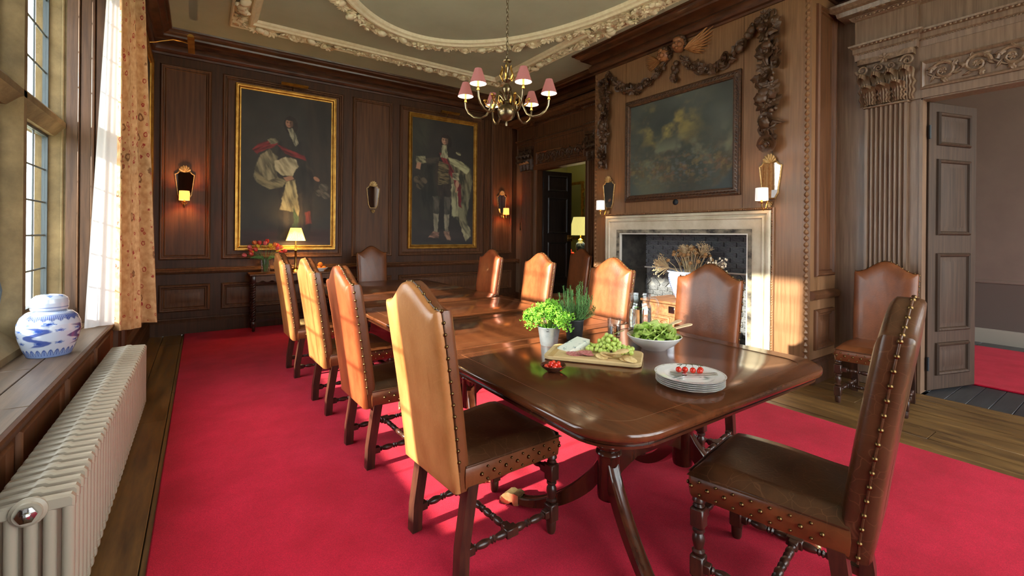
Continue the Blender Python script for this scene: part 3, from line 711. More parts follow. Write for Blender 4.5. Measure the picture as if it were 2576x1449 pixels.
boxes('ledge_course', [(5.06, 5.1, 2.52, 4.16, .925, .945)], LIMEW, fb, b=.004)
ck = MB(); ck.prism([(XF, FY1), (5.1, 4.113), (5.1, 4.25), (XF, FY1 + .001)], lambda u, v, h: (u, v, h), 0, 1.6)
ck.prism([(XF, FY0), (5.1, 2.6), (5.1, 2.48), (XF, FY0 - .001)], lambda u, v, h: (u, v, h), 0, 1.6)
stc = ck.obj('cheek_slab', mat('cheek_iron', srgb(34, 33, 31), srgb(70, 66, 60), rough=.6, scale=(6, 6, 6), bump=.2), fb)
def fch(u, v, h): 
    d = Vector((.45, -.107, 0)); d.normalize(); nrm = Vector((-d.y, d.x, 0)) * -1
    p = Vector((XF, FY1, 0)) + d * u + nrm * h; return (p.x, p.y, v)
for z0, z1 in ((.03, .40), (.41, .92), (.95, 1.37)): MB().frame(fch, .02, .44, z0, z1, [(0, 0), (.003, .008), (.012, .008)]).obj('cheek_plate', MATS['cheek_iron'], fb)
struct(boxes('floor_hearth', [(4.20, 5.1, 2.3, 4.35, -.01, .02)], STONE_F), 'stone hearth slab')

# ------------------------------------------------------------------ dining table
ZT = .745
tb = thing('dining_table', 'long polished mahogany dining table on four pedestals', 'table', (1.78, 3.35, 0.014))
def rrect(x0, x1, y0, y1, rad, n=8, corners=(1, 1, 1, 1)):
    pts = []
    for i, (cx, cy, a0) in enumerate(((x1 - rad, y1 - rad, 0), (x0 + rad, y1 - rad, PI / 2), (x0 + rad, y0 + rad, PI), (x1 - rad, y0 + rad, 1.5 * PI))):
        if corners[i]: pts += [(cx + rad * math.cos(a0 + PI / 2 * k / n), cy + rad * math.sin(a0 + PI / 2 * k / n)) for k in range(n + 1)]
        else: pts.append(((x1, y1), (x0, y1), (x0, y0), (x1, y0))[i])
    return pts
def inset(poly, d):
    n = len(poly); out = []
    for i in range(n):
        a, b, c = Vector(poly[i - 1]), Vector(poly[i]), Vector(poly[(i + 1) % n])
        d1 = (b - a).normalized(); d2 = (c - b).normalized(); n1 = Vector((-d1.y, d1.x)); n2 = Vector((-d2.y, d2.x))
        mm = (n1 + n2) / max(.2, 1 + n1.dot(n2)); out.append((b.x + mm.x * d, b.y + mm.y * d))
    return out
def leaf_top(x0, x1, y0, y1, corners, rad=.22):
    poly = rrect(x0, x1, y0, y1, rad, 10, corners)
    rings = []
    for d, z in ((.012, ZT - .034), (.002, ZT - .028), (0, ZT - .02), (0, ZT - .010), (.003, ZT - .003), (.009, ZT)):
        rings.append([(p[0], p[1], z) for p in inset(poly, d)])
    m = MB(); m.loft(rings); return m.obj('table_leaf', W_TABLE, tb, smooth=50), poly
secs = [(1.0, 2.56, .91, 2.147, (0, 0, 1, 1)), (1.045, 2.515, 2.15, 2.95, (0, 0, 0, 0)), (1.045, 2.515, 2.953, 3.75, (0, 0, 0, 0)), (1.045, 2.515, 3.753, 4.55, (0, 0, 0, 0)), (1.045, 2.515, 4.553, 5.85, (1, 1, 0, 0))]
for s in secs:
    lt, poly = leaf_top(*s)
    ap = inset(poly, .035); m = MB(); m.loft([[(p[0], p[1], z) for p in ap] for z in (ZT - .058, ZT - .034)]); m.obj('apron', W_TABLE_D, tb, smooth=50)
    ap = inset(poly, .028); m = MB(); m.loft([[(p[0], p[1], z) for p in ap] for z in (ZT - .061, ZT - .052)]); m.obj('apron_bead', W_TABLE_D, tb, smooth=50)
    # inlaid stringing near the edge
    q = [(p[0], p[1], ZT + .0002) for p in inset(poly, .10)]
    MB().tube(q + [q[0]], .0006, 4, caps=False).obj('stringing', mat('stringing', srgb(112, 70, 40), rough=.3) if 'stringing' not in MATS else MATS['stringing'], tb)
colprof = [(.03, .215), (.046, .22), (.049, .235), (.049, .40), (.053, .41), (.058, .418), (.053, .428), (.046, .433), (.055, .442), (.060, .455), (.055, .468), (.045, .474), (.045, .485), (.056, .492), (.058, .505), (.048, .515), (.048, ZT - .056)]
COLM = MB().lathe(colprof, 24).mesh('column', 40)
def sabre(m):
    # sweeping leg in local x-z, from the column (x=0) out to x=.5, width along y
    n = 14; P = []
    for k in range(n + 1):
        t = k / n; x = .03 + .47 * t; zc = .335 - .300 * math.sin(t * PI / 2) ** .8 + .03 * max(0, t - .85)
        hh = .085 * (1 - t) ** 1.5 + .032; P.append((x, zc, hh))
    rings = []
    for x, zc, hh in P:
        zt, zb = zc + hh * .5, max(.012, zc - hh * .5); wv = .026
        rings.append([(x, -wv, zb), (x, wv, zb), (x, wv, zt - .008), (x, wv * .75, zt - .003), (x, wv * .5, zt - .008), (x, -wv * .5, zt - .008), (x, -wv * .75, zt - .003), (x, -wv, zt - .008)])
    return m.loft(rings)
SABRE = sabre(MB()).mesh('sabre_leg', 50)
pw = MB()
pw.loft([[(x, s * wv, z) for s, z in ((-1, z0), (1, z0), (1, z1), (-1, z1))] for x, wv, z0, z1 in ((.46, .029, .014, .062), (.485, .031, .008, .066), (.50, .027, .02, .06), (.52, .030, .004, .062), (.545, .034, 0, .05), (.565, .03, 0, .03))])
for s in (-.022, 0, .022): pw.ball((.562, s, .014), .014, (1.2, .8, 1), 8, 6)
PAW = pw.mesh('paw_cap', 50)
BOARD = MB().prism([(-.27, .26), (-.2, .32), (-.1, .36), (.1, .36), (.2, .32), (.27, .26), (.27, .50), (-.27, .50)], lambda u, v, h: (u, h, v), -.02, .02).mesh('stretcher_board', 40)
for yp in (1.385, 2.63, 3.85, 5.20):
    pd = empty('pedestal', (1.74, yp, .014), 0, tb)
    put('stretcher_board', BOARD, W_TABLE_D, pd, loc=(1.74, yp, 0))
    for sx in (-1, 1):
        cx = 1.74 + sx * .265
        c = put('column', COLM, W_TABLE_D, pd, loc=(cx, yp, 0))
        for sy in (-1, 1):
            ang = math.atan2(sy * .97, sx * .35)
            lg = put('sabre_leg', SABRE, W_TABLE_D, pd, loc=(cx, yp, .014), rot=(0, 0, ang))
            q = put('paw_cap', PAW, PAWB, pd, loc=(cx, yp, .014), rot=(0, 0, ang))

# ------------------------------------------------------------------ chairs (local +x is the seat front)
def lean(z): return -.205 - (.115 * ((max(z, .36) - .36) / .8) ** 1.15)
SW, RWD = .245, .215           # half widths front / rear of the seat
def back_outline(n=10):
    hw = .218; pts = []
    zs = 1.045
    pts += [(-hw + .012, .345), (hw - .012, .345)]
    for k in range(1, 9): pts.append((hw - .012 + .012 * k / 8, .345 + (zs - .345) * k / 8))
    pts.append((hw - .004, zs + .014)); 
    for k in range(0, 21):
        t = k / 20; y = (hw - .02) * (1 - 2 * t); s = abs(1 - 2 * t)
        q = sstep(0, 1, np.array(1 - s)); pts.append((y, zs + .012 + .098 * float(q)))
    pts.append((-hw + .004, zs + .014))
    for k in range(8, 0, -1): pts.append((-hw + .012 - .012 * k / 8, .345 + (zs - .345) * k / 8))
    return pts
OUT = back_outline()
TH = .088
def bring(d, x): return [(lean(.72 + (z - .72) * (1 - d / .40)) + x, y * (1 - d / .218), .72 + (z - .72) * (1 - d / .40)) for y, z in OUT]
def chair_meshes():
    M = {}
    m = MB(); m.loft([bring(.0, -TH * .62), bring(0, -TH * .30), bring(.0, -TH * .16), bring(.006, -.008), bring(.02, .0), bring(.055, .006), bring(.09, .009)]); M['backrest'] = m.mesh('backrest', 50)
    m = MB(); m.loft([bring(.0, -TH * .61), bring(.0, -TH * .75), bring(.004, -TH * .92), bring(.014, -TH), bring(.05, -TH - .004), bring(.10, -TH - .006)]); M['back_panel'] = m.mesh('back_panel', 50)
    # piping seam round the edge
    ring = bring(-.002, -TH * .615); m = MB(); m.tube(ring[1:] , .0035, 6, caps=True); M['piping'] = m.mesh('piping', 60)
    # seat cushion
    def sp(s, t):   # s 0 rear..1 front, t -1..1
        hw = RWD + (SW - RWD) * s; return (-.235 + .495 * s, t * hw)
    nx, ny = 12, 12; vs = []; fs = []
    for i in range(nx + 1):
        for j in range(ny + 1):
            s = i / nx; t = j / ny * 2 - 1
            e = min(1, min(s + .3, 1 - s, (1 - abs(t)) / 1.0) / .16); e = math.sqrt(max(0, 1 - (1 - e) ** 2)); x, y = sp(s, t)
            vs.append((x, y, .437 + .042 * e + .004 * math.sin(7 * s + 3 * t) * e))
    for i in range(nx):
        for j in range(ny): a = i * (ny + 1) + j; fs.append((a, a + 1, a + ny + 2, a + ny + 1))
    m = MB(); m.add(vs, fs); M['seat'] = m.mesh('seat', 60)
    poly = [(-.24, -RWD + .004), (.245, -SW + .012), (.26, -SW + .03), (.26, SW - .03), (.245, SW - .012), (-.24, RWD - .004)]
    m = MB(); m.loft([[(p[0], p[1], z) for p in inset(poly, d)] for z, d in ((.352, .012), (.354, .002), (.36, 0), (.40, -.004), (.434, -.002), (.438, .002))], caps=False); M['seat_skirt'] = m.mesh('seat_skirt', 50)
    # welt round the seat
    q = [(p[0], p[1], .441) for p in poly]; m = MB(); m.tube(q, .0045, 6); M['welt'] = m.mesh('welt', 60)
    # legs
    m = MB(); m.T = None
    bx, tx = -.245, -.205
    m.loft([[(bx - .024, -.024, 0), (bx + .022, -.024, 0), (bx + .022, .024, 0), (bx - .024, .024, 0)], [(bx - .02, -.024, .12), (bx + .026, -.024, .12), (bx + .026, .024, .12), (bx - .02, .024, .12)], [(tx - .025, -.024, .36), (tx + .025, -.024, .36), (tx + .025, .024, .36), (tx - .025, .024, .36)]]); M['rear_leg'] = m.mesh('rear_leg', 30)
    m = MB(); m.lathe([(.016, 0), (.021, .012), (.023, .05), (.021, .056)], 16); m.box(-.025, .025, -.025, .025, .055, .135, b=.005)
    m.lathe([(.015, .135), (.022, .142), (.024, .150), (.016, .158), (.019, .168), (.0235, .19), (.022, .205), (.015, .217), (.023, .225), (.022, .234), (.015, .24)], 16)
    m.box(-.025, .025, -.025, .025, .24, .315, b=.005); m.lathe([(.015, .315), (.022, .322), (.016, .33), (.024, .34), (.022, .352), (.016, .36)], 16); M['front_leg'] = m.mesh('front_leg', 40)
    def turned(L, r=.0165, blocks=((0, .05), (1, .05))):
        m = MB(); n = max(2, int(L / .1)); pr = []
        a, b = -L / 2 + .045, L / 2 - .045; k = 4; seg = (b - a) / k
        for i in range(k):
            z0 = a + i * seg
            pr += [(r * .55, z0), (r * .9, z0 + seg * .08), (r * .55, z0 + seg * .16), (r * .75, z0 + seg * .22), (r, z0 + seg * .45), (r, z0 + seg * .58), (r * .75, z0 + seg * .8), (r * .55, z0 + seg * .85), (r * .95, z0 + seg * .93), (r * .55, z0 + seg)]
        m.lathe(pr, 12, axis='x'); m.box(-L / 2, a, -.017, .017, -.017, .017, b=.003); m.box(b, L / 2, -.017, .017, -.017, .017, b=.003); return m
    m = turned(.455); m.box(-.03, .03, -.02, .02, -.018, .018, b=.003); M['side_stretcher'] = m.mesh('side_stretcher', 40)
    M['cross_stretcher'] = turned(.40).mesh('cross_stretcher', 40); M['front_stretcher'] = turned(.39).mesh('front_stretcher', 40)
    return M
CM = chair_meshes()
# brass nails: down the edge of the back and over the skirt
nail = MB(); nail.lathe([(1, -.25), (.98, 0), (.75, .45), (.35, .7), (.001, .78)], 10, caps=False); NAILM = nail.mesh('nail', 70)
def nail_spots():
    sp = []
    ring = [Vector(p) for p in bring(-.003, -TH * .615)][1:]
    acc = .02
    for a, c in zip(ring, ring[1:]):
        L = (c - a).length; t = acc
        while t < L:
            p = a + (c - a) * (t / L); d = (c - a).normalized(); nn = d.cross(Vector((1, 0, .2))).normalized()
            if nn.dot(Vector((0, p.y, (p.z - .8) * .6))) < 0: nn = -nn
            sp.append((p, nn, .0080)); t += .046
        acc = t - L
    global NBACK
    NBACK = len(sp)
    poly = [(-.17, -RWD - .002), (.245, -SW + .010), (.262, -SW + .03), (.262, SW - .03), (.245, SW - .010), (-.17, RWD + .002)]
    for a, c in ((0, 1), (2, 3), (4, 5)):
        A = Vector((*poly[a], 0)); B = Vector((*poly[c], 0)); L = (B - A).length; d = (B - A) / L; nn = Vector((d.y, -d.x, 0)); n = int(L / .052)
        for k in range(n + 1):
            p = A + d * (L * k / n)
            sp.append((Vector((p.x, p.y, .397)) + nn * .004, nn, .0082))
            if k < n:
                p = A + d * (L * (k + .5) / n); sp.append((Vector((p.x, p.y, .420)) + nn * .003, nn, .0056)); sp.append((Vector((p.x, p.y, .370)) + nn * .001, nn, .0056))
    return sp
SPOTS = nail_spots()
def nailmesh(spots):
  nm = MB()
  for p, nn, r in spots:
    nm.T = Matrix.Translation(p) @ nn.to_track_quat('Z', 'Y').to_matrix().to_4x4() @ Matrix.Diagonal((r, r, r, 1)); nm.add([v.co for v in NAILM.vertices], [tuple(f.vertices) for f in NAILM.polygons])
  nm.T = None
  return nm.mesh('nailhead_trim', 70)
NAILS_B = nailmesh(SPOTS[:NBACK]); NAILS_S = nailmesh(SPOTS[NBACK:])
def chair(label, loc, ang, inner, outer, seat, single_nails=False, scale=1):
    c = thing('dining_chair', label, 'chair', loc, math.radians(ang), 'leather dining chairs')
    P = lambda n, me, mt, **k: put(n, me, mt, c, world=False, **k)
    P('backrest', CM['backrest'], inner); bp_ = P('back_panel', CM['back_panel'], outer); put('piping', CM['piping'], L_DARK, bp_)
    st_p = P('seat', CM['seat'], seat); sk_ = P('seat_skirt', CM['seat_skirt'], L_BROWN); put('welt', CM['welt'], L_DARK, st_p)
    for s in (-1, 1):
        P('leg', CM['rear_leg'], W_CHAIR, loc=(0, s * .19, 0)); P('leg', CM['front_leg'], W_CHAIR, loc=(.225, s * .212, 0))
        P('side_stretcher', CM['side_stretcher'], W_CHAIR, loc=(-.005, s * .201, .095), rot=(0, 0, s * .047))
    P('cross_stretcher', CM['cross_stretcher'], W_CHAIR, loc=(-.005, 0, .095), rot=(0, 0, PI / 2)); P('front_stretcher', CM['front_stretcher'], W_CHAIR, loc=(.225, 0, .278), rot=(0, 0, PI / 2))
    if single_nails:
        for i_, (p, nn, r) in enumerate(SPOTS): put('nail', NAILM, NAIL, bp_ if i_ < NBACK else sk_, loc=p, quat=nn.to_track_quat('Z', 'Y'), scale=r, world=False)
    else: stuff(put('nailhead_trim', NAILS_B, NAIL, bp_)); stuff(put('nailhead_trim', NAILS_S, NAIL, sk_))
    return c
ZK = .014
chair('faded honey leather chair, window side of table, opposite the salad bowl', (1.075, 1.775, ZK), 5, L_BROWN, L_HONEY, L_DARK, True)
chair('reddish leather chair, window side, second along from the cheese board end', (1.045, 2.80, ZK), 2.6, L_BROWN, L_RED, L_DARK)
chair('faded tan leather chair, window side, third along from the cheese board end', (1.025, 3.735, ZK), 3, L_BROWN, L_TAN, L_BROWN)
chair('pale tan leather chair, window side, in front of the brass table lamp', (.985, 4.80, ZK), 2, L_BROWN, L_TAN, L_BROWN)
chair('brown leather chair pulled up to table end beside the plates', (1.825, .835, ZK), 90 + 11, L_DARK, L_DARK, L_DARK, True)
chair('brown leather chair at far table head under the unlit sconce', (2.12, 6.47, ZK), -90, L_BROWN, L_BROWN, L_BROWN)
chair('russet leather chair, fireplace side, next to the far corner sconce', (2.72, 4.90, ZK), 184, L_RED, L_BROWN, L_BROWN)
chair('tan leather chair, fireplace side, in front of the dark open door', (2.63, 3.78, ZK), 183, L_ORANGE, L_BROWN, L_BROWN)
chair('orange tan leather chair, fireplace side, behind the water jug', (2.57, 2.69, ZK), 184, L_ORANGE, L_BROWN, L_BROWN)
chair('worn brown leather chair, fireplace side, behind the salad servers', (2.54, 1.745, ZK), 188, L_BROWN, L_BROWN, L_BROWN)
chair('brown leather chair standing against the chimney corner by far doorway', (4.42, 5.07, 0), 180, L_BROWN, L_BROWN, L_BROWN)
chair('dark brown leather chair against fluted pilaster by the open oak door', (4.60, 1.37, 0), 187, L_BROWN, L_BROWN, L_BROWN)

# ------------------------------------------------------------------ radiator, jar, curtain
rd = thing('radiator', 'cream cast iron column radiator under the window sill', 'radiator', (-.44, 3.23, 0))
def section():
    m = MB(); w2 = .0165
    # header with humped top, in x-z, thickness along y
    def slab(pts): m.loft([[(x, -w2, z) for x, z in pts], [(x, w2, z) for x, z in pts]])
    top = [(-.105, .455), (-.105, .485), (-.095, .497), (-.02, .500), (-.012, .506), (.012, .506), (.02, .500), (.095, .497), (.105, .485), (.105, .455)]
    rings = []
    for y, d in ((-w2, .006), (-w2 + .007, 0), (w2 - .007, 0), (w2, .006)):
        rings.append([(x, y, z) for x, z in inset(top[::-1], d)])
    m.loft(rings)
    for k in range(5):
        x = -.088 + .044 * k
        rg = []
        for z in (.07, .46): rg.append([(x + .017 * math.cos(a), w2 * .92 * math.sin(a), z) for a in [2 * PI * i / 10 for i in range(10)]])
        m.loft(rg)
    bot = [(-.105, .06), (-.095, .045), (.095, .045), (.105, .06), (.105, .09), (-.105, .09)]
    m.loft([[(x, y, z) for x, z in inset(bot, d)] for y, d in ((-w2, .006), (-w2 + .007, 0), (w2 - .007, 0), (w2, .006))])
    return m.mesh('radiator_section', 40)
SEC = section(); NS = 37; Y0, Y1 = 2.02, 4.46
for k in range(NS):
    put('radiator_section', SEC, RADM, rd, loc=(-.44, Y0 + (Y1 - Y0) * (k + .5) / NS, 0))
MB().lathe([(.045, 0), (.045, -.006), (.036, -.012), (.034, -.02)], 20, c=(-.44, Y0 + .012, .475), axis='y').obj('end_boss', RADM, rd)
MB().lathe([(.026, 0), (.026, -.012), (.02, -.016)], 6, c=(-.44, Y0 - .006, .475), axis='y').obj('end_nut', STEEL, rd)
MB().lathe([(.013, 0), (.013, -.010), (.008, -.014)], 12, c=(-.44, Y0 - .02, .475), axis='y').obj('bleed_screw', STEEL, rd)
for k in (3, 18, 33): MB().box(-.52, -.36, Y0 + (Y1 - Y0) * (k + .5) / NS - .012, Y0 + (Y1 - Y0) * (k + .5) / NS + .012, 0, .05, b=.004).obj('foot', RADM, rd)

CER = attr_mat('painted_porcelain', rough=.1, coat=.3)
def painted_lathe(name, prof, fn, n=160, m=120, parent=None, loc=(0, 0, 0), caps=False):
    """smooth lathe with a painted pattern; prof resampled to m rings"""
    pr = np.array(prof); seg = np.r_[0, np.cumsum(np.hypot(*np.diff(pr, axis=0).T))]; s = np.linspace(0, seg[-1], m)
    R = np.interp(s, seg, pr[:, 0]); Z = np.interp(s, seg, pr[:, 1]); mb = MB()
    mb.lathe(list(zip(R, Z)), n, caps=caps); me = mb.mesh(name, 60)
    A = np.tile(np.arange(n) / n, m); T = np.repeat(s / seg[-1], n)
    cols = fn(A, T, np.repeat(R, n), np.repeat(Z, n))
    if len(me.vertices) == len(cols): colattr(me, cols)
    return put(name, me, CER, parent, loc=loc, world=False)
WHT = np.array(srgb(180, 190, 208)); BLU = np.array(srgb(34, 62, 140)); BLM = np.array(srgb(92, 128, 196)); PUR = np.array(srgb(72, 50, 110))
def mix(base, c, k): return base * (1 - k[:, None]) + c[None, :] * k[:, None]
def jarpat(A, T, R, Z):
    c = np.tile(WHT, (len(A), 1)); T = Z / .285
    # drifting cloud motifs
    nx = 9; ny = 8
    for row in range(1, 6):
        off = .5 * (row % 2); u = A * nx + off; cu = np.floor(u); fu = u - cu - .5; v = (T - .0) * ny - row - .5
        h = np.sin(cu * 12.9 + row * 78.2) * .5 + .5
        d = np.hypot(fu * (1.0 + .6 * h), v * (1.1 + h * .5)); lob = .32 + .08 * np.cos(5 * np.arctan2(v, fu) + h * 6)
        k = sstep(.03, -.02, d - lob) * (h > .15); ring = sstep(.06, .0, np.abs(d - lob)) * (h > .15)
        c = mix(c, BLM, k * .75); c = mix(c, BLU, np.maximum(ring * .8, sstep(.04, 0, d - .14) * (h > .15)))
    # dragons: a sinuous dark band with a flourish of spines
    for a0, colr in ((.71, BLU), (.96, PUR), (.3, BLU)):
        da = (A - a0 + .5) % 1 - .5; cen = .045 * np.sin((T - .25) * 26); d = np.abs(da - cen) - .028 - .03 * (fbm(A * 40, T * 14, 3) - .3)
        k = sstep(.012, -.004, d) * sstep(.22, .26, T) * sstep(.66, .62, T); c = mix(c, colr, k * .9)
    # lower lappets, upper collar
    lap = np.abs(((A * 26) % 1) - .5); k = sstep(.02, -.02, T - (.16 - .10 * (lap * 2) ** 2)); c = mix(c, BLM, k * .7)
    k2 = sstep(.03, 0, np.abs(T - (.16 - .10 * (lap * 2) ** 2))) + sstep(.08, .02, lap) * sstep(.14, .12, T) * (T > .05); c = mix(c, BLU, np.clip(k2, 0, 1))
    sc = np.abs(((A * 22) % 1) - .5); k = sstep(.02, -.01, .74 - T + .05 * (sc * 2)) * sstep(.86, .84, T); c = mix(c, BLU, k * (.55 + .45 * ((A * 88) % 1 > .5)))
    k = sstep(.015, 0, np.abs(T - .86)); c = mix(c, BLU, k * .8); k = (T > .88) * (.35 + .25 * np.sin(A * 300) * np.sin(T * 400)); c = mix(c, BLM, k)
    return c
jr = thing('ginger_jar', 'blue and white porcelain ginger jar on the window sill', 'jar', (-.735, 3.76, WZ0))
painted_lathe('jar_body', [(.0, 0), (.095, .0), (.098, .006), (.112, .04), (.13, .10), (.138, .15), (.136, .19), (.122, .23), (.098, .255), (.074, .263), (.070, .27), (.070, .285)], jarpat, 260, 150, jr)
def lidpat(A, T, R, Z):
    c = np.tile(WHT, (len(A), 1)); u = A * 7; cu = np.floor(u); fu = u - cu - .5; v = (T - .62) * 4
    d = np.hypot(fu * 1.3, v); k = sstep(.04, -.03, d - .28 - .08 * np.cos(4 * np.arctan2(v, fu))); c = mix(c, BLM, k * .8); c = mix(c, BLU, sstep(.05, 0, np.abs(d - .2)) * .8)
    return mix(c, BLU, sstep(.03, 0, np.abs(T - .12)) * .8)
painted_lathe('jar_lid', [(.078, .268), (.082, .272), (.083, .31), (.078, .335), (.06, .352), (.03, .358), (.0, .359)], lidpat, 140, 60, jr)

# curtain: gathered floral face cloth with a white lining towards the window
ct = thing('curtain', 'floral cream and rust curtain with white lining beside window', 'curtain', (-.5, 4.8, .56))
CLIN = cloth('curtain_lining', (.66, .67, .70), (.75, .75, .78), .3)
def curtain_face_mat():
    m, nt, b = newmat('curtain_floral'); N = nt.nodes; L = nt.links
    uv = N.new('ShaderNodeUVMap')
    base = N.new('ShaderNodeTexNoise'); base.inputs['Scale'].default_value = 26; base.inputs['Detail'].default_value = 5; L.new(uv.outputs[0], base.inputs['Vector'])
    r0 = N.new('ShaderNodeValToRGB'); e = r0.color_ramp.elements; e[0].position = .35; e[0].color = _c(srgb(168, 122, 76)); e[1].position = .68; e[1].color = _c(srgb(198, 158, 112)); L.new(base.outputs[0], r0.inputs[0])
    cur = r0.outputs[0]
    for sc, thr, colr, sd in ((15, .27, srgb(138, 34, 22), 0), (8, .25, srgb(112, 70, 32), 3.3), (20, .24, srgb(150, 58, 36), 7.1)):
        mp = N.new('ShaderNodeMapping'); mp.inputs['Location'].default_value = (sd, sd * .7, 0); L.new(uv.outputs[0], mp.inputs[0])
        v = N.new('ShaderNodeTexVoronoi'); v.inputs['Scale'].default_value = sc; v.inputs['Randomness'].default_value = .75; L.new(mp.outputs[0], v.inputs['Vector'])
        dist = N.new('ShaderNodeTexNoise'); dist.inputs['Scale'].default_value = sc * 5; L.new(mp.outputs[0], dist.inputs['Vector'])
        ad = N.new('ShaderNodeMath'); ad.operation = 'MULTIPLY_ADD'; ad.inputs[1].default_value = .22; L.new(dist.outputs[0], ad.inputs[0]); L.new(v.outputs['Distance'], ad.inputs[2])
        rp = N.new('ShaderNodeValToRGB'); q = rp.color_ramp.elements; q[0].position = thr + .05; q[0].color = (1, 1, 1, 1); q[1].position = thr + .09; q[1].color = (0, 0, 0, 1)
        e2 = q.new(thr - .03); e2.color = (.15, .15, .15, 1); e3 = q.new(thr + .0); e3.color = (1, 1, 1, 1)
        L.new(ad.outputs[0], rp.inputs[0]); mx = N.new('ShaderNodeMixRGB'); mx.inputs[2].default_value = _c(colr); L.new(rp.outputs[0], mx.inputs[0]); L.new(cur, mx.inputs[1]); cur = mx.outputs[0]
    L.new(cur, b.inputs['Base Color']); b.inputs['Roughness'].default_value = .7
    t = N.new('ShaderNodeBsdfTranslucent'); L.new(cur, t.inputs[0]); mx = N.new('ShaderNodeMixShader'); mx.inputs[0].default_value = .08
    L.new(b.outputs[0], mx.inputs[1]); L.new(t.outputs[0], mx.inputs[2]); L.new(mx.outputs[0], N['Material Output'].inputs[0])
    return m
CFACE = curtain_face_mat()
def drape(name, material, A, B, A2, B2, z0, z1, folds, amp, n=90, m=40, hem=0, parent=None, ph=0, uvw=1.2):
    """cloth from plan line A-B at the hem (z0) to A2-B2 at the heading (z1)"""
    vs = []; fs = []; uvs = []
    for i in range(m + 1):
        t = i / m; a = Vector(A).lerp(Vector(A2), t); b = Vector(B).lerp(Vector(B2), t); d = b - a; nn = Vector((d.y, -d.x)).normalized()
        for j in range(n + 1):
            s = j / n; w = amp * (math.sin(2 * PI * folds * s + ph) + .35 * math.sin(2 * PI * folds * 2.3 * s + 1 + ph)) * (1 - .35 * t)
            p = a + d * s + nn * w; z = z0 + (z1 - z0) * t + (hem * math.sin(2 * PI * folds * s * .5 + 2) * (1 - t) if hem else 0)
            vs.append((p.x, p.y, z)); uvs.append((s * uvw, z * .75))
    for i in range(m):
        for j in range(n): a = i * (n + 1) + j; fs.append((a, a + 1, a + n + 2, a + n + 1))
    me = bpy.data.meshes.new(name); me.from_pydata(vs, [], fs); me.polygons.foreach_set('use_smooth', [True] * len(fs))
    ul = me.uv_layers.new(name='UVMap'); li = np.empty(len(me.loops), int); me.loops.foreach_get('vertex_index', li); ul.data.foreach_set('uv', np.array(uvs)[li].ravel())
    return put(name, me, material, parent)
drape('lining', CLIN, (-.715, 4.60), (-.56, 4.70), (-.60, 4.66), (-.545, 4.72), WZ0 + .004, 3.5, 1.4, .012, parent=ct, n=30)
drape('face_cloth', CFACE, (-.565, 4.66), (-.335, 5.02), (-.56, 4.70), (-.43, 4.93), .575, 3.5, 2.6, .062, hem=.012, parent=ct, ph=.6)
MB().tube([(-.48, 1.5, 3.52), (-.48, 5.3, 3.52)], .018, 12).obj('curtain_pole', BRASS_D, ct)
# ------------------------------------------------------------------ paintings
CANVAS = attr_mat('oil_canvas', rough=.62, bump=.1, bscale=220, coat=0)
def canvas(name, w_, h_, nx, ny, fn, place, parent):
    U, V = np.meshgrid(np.linspace(0, 1, nx), np.linspace(0, 1, ny)); u = U.ravel(); v = V.ravel()
    vs = [place(a * w_, b * h_) for a, b in zip(u, v)]
    idx = np.arange(nx * ny).reshape(ny, nx); fs = np.stack([idx[:-1, :-1], idx[:-1, 1:], idx[1:, 1:], idx[1:, :-1]], -1).reshape(-1, 4).tolist()
    me = bpy.data.meshes.new(name); me.from_pydata(vs, [], fs); colattr(me, np.clip(fn(u, v), 0, 1)); return put(name, me, CANVAS, parent)
def blob(c, u, v, cx, cy, rx, ry, ang, col, soft=.35, fold=0, asp=1.84, seed=0, warp=.12):
    x = (u - cx); y = (v - cy) * asp; ca, sa = math.cos(ang), math.sin(ang); X = (x * ca + y * sa) / rx; Y = (-x * sa + y * ca) / (ry * asp)
    wv = warp * 4 * (fbm(u * 9 + seed, v * 16 + seed, 3) - .45); soft = soft * .5; d = np.hypot(X + wv, Y + wv * .7); k = sstep(1 + soft, 1 - soft, d)
    cc = np.array(srgb(*col))[None, :] * (1 + fold * (np.sin(X * 6 + 4 * fbm(X * 2 + seed, Y * 2, 3) * 3) * .28 + (fbm(X * 3.5 + seed, Y * 2 + 3, 4) - .45) * 2.0))[:, None]
    return c * (1 - k[:, None]) + np.clip(cc, 0, 1) * k[:, None]
def bgdark(u, v, a, b):
    t = fbm(u * 4, v * 6, 5); return np.array(srgb(*a))[None, :] * (1 - t)[:, None] + np.array(srgb(*b))[None, :] * t[:, None]
def pmask(X, Y, poly, soft, warp, seed):
    """soft-edged polygon mask in picture units"""
    X = X + warp * (fbm(X * .12 + seed, Y * .12, 3) - .45); Y = Y + warp * (fbm(X * .12 + seed + 9, Y * .12 + 4, 3) - .45)
    ins = np.zeros(len(X), bool); dist = np.full(len(X), 1e9); n = len(poly)
    for i in range(n):
        (x0, y0), (x1, y1) = poly[i], poly[(i + 1) % n]
        c = ((y0 > Y) != (y1 > Y)) & (X < (x1 - x0) * (Y - y0) / (y1 - y0 + 1e-9) + x0); ins ^= c
        dx, dy = x1 - x0, y1 - y0; t = np.clip(((X - x0) * dx + (Y - y0) * dy) / (dx * dx + dy * dy + 1e-9), 0, 1); dist = np.minimum(dist, np.hypot(X - x0 - t * dx, Y - y0 - t * dy))
    return sstep(-soft, soft, np.where(ins, dist, -dist))
